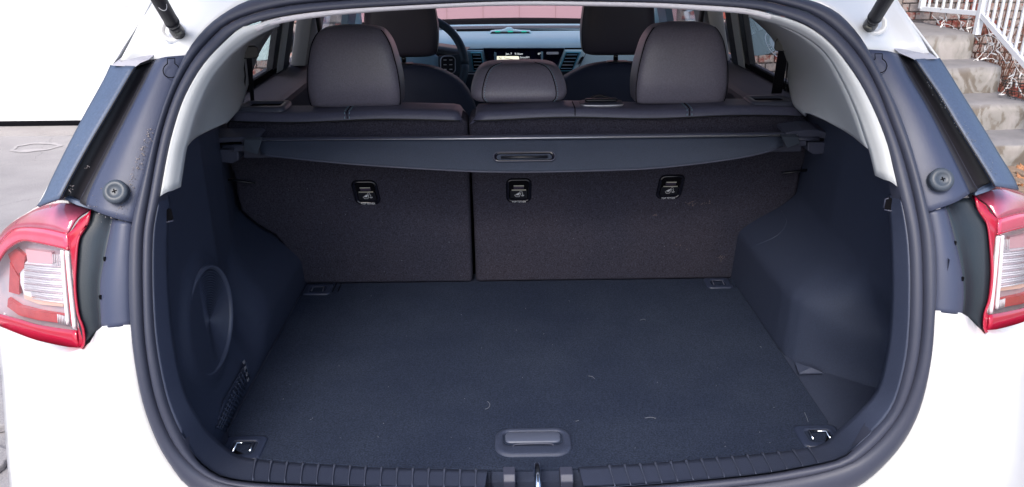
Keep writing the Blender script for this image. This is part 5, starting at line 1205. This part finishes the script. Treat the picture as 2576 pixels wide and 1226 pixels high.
dp('screen_bar', [(1243,131),(1249,133),(1250,172),(1245,172)], M['dash'], 3.398, .004, scr); dp('screen_bar', [(1361,130),(1366,131),(1366,176),(1361,176)], M['dash'], 3.398, .004, scr)
dp('map_view', [(1250,142),(1304,142),(1306,145),(1306,168),(1250,172)], M['map'], 3.399, .002, scr)
tube('route_line', [pY(1268, 146, 3.396), pY(1306, 153, 3.396)], .0009, M['gap'], scr, seg=4)
Tf = lambda x, y, Y=3.397: frame_from(pY(x, y, Y), (0, -1, 0))
text('north_mark', 'N', Tf(1258, 147), .016, M['gap'], scr); text('screen_text', 'Jan. 7', Tf(1280, 136), .012, M['screenwhite'], scr); text('screen_text', '9:16am', Tf(1305, 136), .012, M['screenwhite'], scr); text('screen_text', '47°', Tf(1357, 136), .011, M['screenwhite'], scr); text('screen_text', 'SiriusXM', Tf(1320, 145), .011, M['screenwhite'], scr)
dp('screen_emblem', [(1320,157),(1328,154),(1331,151),(1338,151),(1341,154),(1350,157),(1343,160),(1340,163),(1333,163),(1329,160)], M['screenwhite'], 3.398, .002, scr)
plate('button', Tf(1390, 134), rrect(.052, .010, .004), 0, .003, M['print'], scr)
def vent(pts, name='air_vent'):
    v = dp(name, pts, M['dashtrim'], 3.400, .014, bevel=.002)
    c_ = (sum(p[0] for p in pts)/len(pts), sum(p[1] for p in pts)/len(pts)); inn = [(c_[0]+(x-c_[0])*.82, c_[1]+(y-c_[1])*.88) for x, y in pts]
    dp('vent_core', inn, M['gap'], 3.3985, .004, v)
    xs = sorted(p[0] for p in inn)
    for k in range(5):
        y = c_[1]-17+k*8.5; t = (y-c_[1])/40
        le = min(inn[0][0], inn[3][0])+((inn[3][0]-inn[0][0])*(y-inn[0][1])/(inn[3][1]-inn[0][1]) if inn[3][0] > inn[0][0] else (inn[3][0]-inn[0][0])*((y-inn[0][1])/(inn[3][1]-inn[0][1])-1 if False else 0))
        a = inn[0][0]+(inn[3][0]-inn[0][0])*(y-inn[0][1])/(inn[3][1]-inn[0][1]); b = inn[1][0]+(inn[2][0]-inn[1][0])*(y-inn[1][1])/(inn[2][1]-inn[1][1])
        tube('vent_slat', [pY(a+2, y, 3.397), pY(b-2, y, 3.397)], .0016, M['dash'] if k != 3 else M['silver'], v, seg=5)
    return v
vent([(1183,132),(1211,132),(1221,180),(1190,180)]); vent([(1423,131),(1462,131),(1440,180),(1402,180)])
dp('vent_wheel', [(1461,146),(1467,142),(1469,146),(1460,160),(1453,163)], M['black'], 3.398, .004)
tube('panel_seam', [pY(1478, 127, 3.402), pY(1452, 178, 3.402)], .0009, M['dashdark'], ds, seg=4)
dp('switch', [(1628,140),(1640,138),(1636,160),(1626,158)], M['dashdark'], 3.398, .004)
tube('trim_strip', [pY(1174, 186, 3.398), pY(1226, 187, 3.398)], .003, M['silver'], ds, seg=6)
# gadget with three green lamps
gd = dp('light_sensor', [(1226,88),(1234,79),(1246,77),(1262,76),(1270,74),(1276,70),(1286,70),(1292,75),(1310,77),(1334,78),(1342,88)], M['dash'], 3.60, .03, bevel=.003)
dp('sensor_face', [(1232,87),(1238,80),(1330,80),(1337,87)], M['black'], 3.597, .003, gd)
for x in (1252, 1284, 1318): plate('green_lamp', Tf(x, 79.5, 3.594), rrect(.024, .0055, .0026), 0, .003, M['green'], gd)
# steering wheel
swc = pY(1047, 165, 3.04)
swn = Vector((0, -1, .42)).normalized(); T = frame_from(swc, swn)
ring_ = [T @ Vector((.186*cos(a), .186*sin(a), 0)) for a in [2*pi*i/64 for i in range(65)]]
sw = tube('steering_wheel', ring_, .0155, M['dashdark'], car, seg=12)
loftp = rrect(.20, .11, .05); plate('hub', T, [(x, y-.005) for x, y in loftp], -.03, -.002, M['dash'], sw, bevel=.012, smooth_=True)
for sx in (-1, 1):
    pl = [(sx*.085, .035), (sx*.175, .045), (sx*.178, -.035), (sx*.085, -.045)]
    sp = plate('spoke', T, pl, -.015, .002, M['dashdark'], sw, bevel=.003)
    plate('button_pad', T, [(x+sx*.122, y) for x, y in rrect(.052, .062, .014)], .002, .006, M['black'], sp, bevel=.001)
    tube('pad_ring', [T @ Vector((x+sx*.122, y, .005)) for x, y in rrect(.056, .066, .016)+rrect(.056, .066, .016)[:1]], .0018, M['silver'], sp, seg=6)
    for j in range(3):
        for i in range(2): plate('button', T, [(x+sx*.122+(i-.5)*.022, y+(j-1)*.018) for x, y in rrect(.012, .003, .001)], .006, .0075, M['print'], sp)
plate('spoke', T, [(-.03, -.06), (.03, -.06), (.02, -.18), (-.02, -.18)], -.012, .0, M['dashdark'], sw, bevel=.003)
loft('gauge_hood', [[P3(-.58, 3.40, .985), P3(-.37, 3.36, 1.015), P3(-.16, 3.40, .985)], [P3(-.56, 3.30, .975), P3(-.37, 3.24, 1.005), P3(-.18, 3.30, .975)], [P3(-.55, 3.32, .90), P3(-.37, 3.30, .90), P3(-.19, 3.32, .90)]], M['black'], ds, n=14, mid=3)
# front seats
for sx, lab in ((-1, 'left front headrest'), (1, 'right front headrest')):
    fs_, v_, n_f = loftbox('front_seat', [(.35, sx*.37, 2.72, .25, .07), (.55, sx*.37, 2.70, .262, .075), (.80, sx*.37, 2.71, .258, .07), (.90, sx*.37, 2.72, .240, .062), (.96, sx*.37, 2.725, .205, .055), (.995, sx*.37, 2.73, .155, .046), (1.014, sx*.37, 2.733, .105, .036), (1.022, sx*.37, 2.735, .05, .02)], M['seatback_front'], car, n=48, ex=4)
    secs = [(0, .09, .035), (.005, .108, .048), (.02, .120, .056), (.08, .126, .058), (.15, .120, .055), (.20, .108, .048), (.225, .08, .03), (.232, .04, .012)]
    cx_ = -.372 if sx < 0 else .369
    h = headrest('front_headrest', cx_, 2.78, 1.043, secs, 0, M['hr_front'], car, seams=(33, 51), ex=5, lab=lab)
    tube('post', [P3(cx_+sx*-.00, 2.78, 1.0), P3(cx_, 2.78, 1.06)], .0085, M['gloss'], h, seg=10)
    T = Matrix.Translation((cx_, 2.735, 1.018)); plate('post_guide', T, rrect(.075, .04, .012), 0, .007, M['black'], h, bevel=.003)
box('cabin_floor', (0, 2.9, .42), (1.5, 2.2, .02), M['trim'], car, bevel=0)

# ================================================================== parcel cover (lifts out)
cvr = tag(empty('cargo_cover', (0, 1.52, 1.04)), 'retracted dark cargo cover with a handle stretched across the boot', 'cargo cover')
cl3, cr3 = pY(655, 350, 1.50), pY(1975, 342, 1.50)
zc = 1.0745
def cvY(z): return 1.492-.050*(zc-z)/.056
def pC(x, y, off=0): return onsurf(x, y, lambda z: cvY(z)+off)
prism('cassette', [P3(-.545, 1.502, 1.034), P3(-.545, 1.502, 1.0675), P3(-.545, 1.508, 1.0730), P3(-.545, 1.525, 1.0705), P3(-.545, 1.540, 1.058), P3(-.545, 1.540, 1.034)], (1.105, 0, 0), M['coverplastic2'] if 'coverplastic2' in M else M['coverplastic'], cvr, bevel=.003)
tube('cassette_edge', [P3(-.530, 1.5005, 1.0690), P3(.547, 1.5005, 1.0690)], .0019, M['silver'], cvr, seg=8)
tube('cassette_shadow', [P3(-.530, 1.4985, 1.0655), P3(.547, 1.4985, 1.0655)], .0016, M['gap'], cvr, seg=6)
topc = [(652,355),(800,353),(1000,352),(1180,351),(1400,350),(1600,348),(1800,346),(1968,344)]
botc = [(656,389),(720,397),(850,410),(1000,421),(1180,431),(1290,433),(1400,432),(1600,426),(1720,416),(1850,399),(1930,382),(1970,368)]
TP = cr([pC(x, y) for x, y in topc], 50); BP = cr([pC(x, y) for x, y in botc], 50)
# match by x
def byx(P, xs):
    out = []
    for x in xs:
        for a, b in zip(P, P[1:]):
            if a.x <= x <= b.x: out.append(a.lerp(b, (x-a.x)/(b.x-a.x))); break
        else: out.append((P[0] if x < P[0].x else P[-1]).copy())
    return out
xs = [TP[0].x+.001+(TP[-1].x-TP[0].x-.002)*i/59 for i in range(60)]
tp2, bp2 = byx(cr([pC(x, y) for x, y in topc], 200), xs), byx(cr([pC(x, y) for x, y in botc], 300), xs)
fl = loft('cover_panel', [tp2, [a.lerp(b, .5)+Vector((0, -.003, 0)) for a, b in zip(tp2, bp2)], bp2, [p+Vector((0, .003, -.002)) for p in bp2]], M['cover'], cvr, n=60, mid=4, solid=.003, offset=1)
tube('panel_hem', [p+Vector((0, -.0015, 0)) for p in bp2], .0015, M['hem'] if 'hem' in M else M['coverplastic'], fl, seg=6)
pc = pC(1319, 396, -.002); T = frame_from(pc, (0, -1, .9))
a_ = rrect(.122, .021, .0102, 8); b_ = rrect(.104, .0115, .0055, 8)
hh = ringplate('pull_handle', T, a_, b_, [(0, -.002), (.06, .003), (.4, .0045), (.75, .0035), (1, -.002)], M['gloss'], cvr)
plate('handle_recess', T, b_, -.006, -.001, M['gap'], hh)
tube('handle_rim', [T @ Vector((x*.97, y*.95, .0035)) for x, y in a_+a_[:1]], .0013, M['coverplastic3'] if 'coverplastic3' in M else M['coverplastic'], hh, seg=6)
tube('handle_bar', [T @ Vector((x, -.0005, .001)) for x in (-.045, 0, .045)], .003, M['black'], hh, seg=8)
for side, o_ in ((-1, 0), (1, 1)):
    q = (lambda x, y, Y: pY(x, y, Y)) 
    if side < 0:
        e = prism('end_cap', [q(518,347,1.5), q(640,345,1.5), q(650,351,1.5), q(640,356,1.5), q(518,362,1.5)], (0, .06, .004), M['coverplastic'], cvr, bevel=.002)
        prism('end_block', [q(518,378,1.497), q(600,376,1.497), q(600,404,1.497), q(583,412,1.497), q(520,405,1.497)], (0, .07, 0), M['coverplastic'], e, bevel=.002)
        prism('end_slot', [q(519,363,1.505), q(640,362,1.505), q(640,377,1.505), q(519,377,1.505)], (0, .05, 0), M['gap'], e)
        tube('slide_pin', [q(560,370,1.497), q(650,368,1.497)], .0045, M['coverplastic'], e, seg=8)
        prism('clip', [q(614,352,1.488), q(658,352,1.488), q(648,389,1.470), q(612,380,1.478)], (0, .012, .003), M['clipgrey'] if 'clipgrey' in M else M['clad'], e, bevel=.001)
        prism('clip_base', [q(588,371,1.49), q(614,371,1.49), q(614,382,1.49), q(588,382,1.49)], (0, .01, 0), M['coverplastic'], e, bevel=.001)
    else:
        e = prism('end_cap', [q(2097,339,1.5), q(2058,327,1.5), q(2024,327,1.5), q(1978,334,1.5), q(1978,343,1.5), q(2097,351,1.5)], (0, .06, .004), M['coverplastic'], cvr, bevel=.002)
        prism('end_block', [q(2095,359,1.497), q(2032,358,1.497), q(2032,380,1.497), q(2048,390,1.497), q(2092,385,1.497)], (0, .07, 0), M['coverplastic'], e, bevel=.002)
        prism('end_slot', [q(2097,345,1.505), q(1978,345,1.505), q(1978,358,1.505), q(2097,358,1.505)], (0, .05, 0), M['gap'], e)
        tube('slide_pin', [q(2060,350,1.497), q(1990,351,1.497)], .0045, M['coverplastic'], e, seg=8)
        prism('clip', [q(1966,345,1.488), q(2008,345,1.488), q(2014,362,1.478), q(1980,373,1.470)], (0, .012, .003), M['clipgrey'] if 'clipgrey' in M else M['clad'], e, bevel=.001)
        prism('clip_base', [q(2008,355,1.49), q(2028,354,1.49), q(2028,367,1.49), q(2010,368,1.49)], (0, .01, 0), M['coverplastic'], e, bevel=.001)
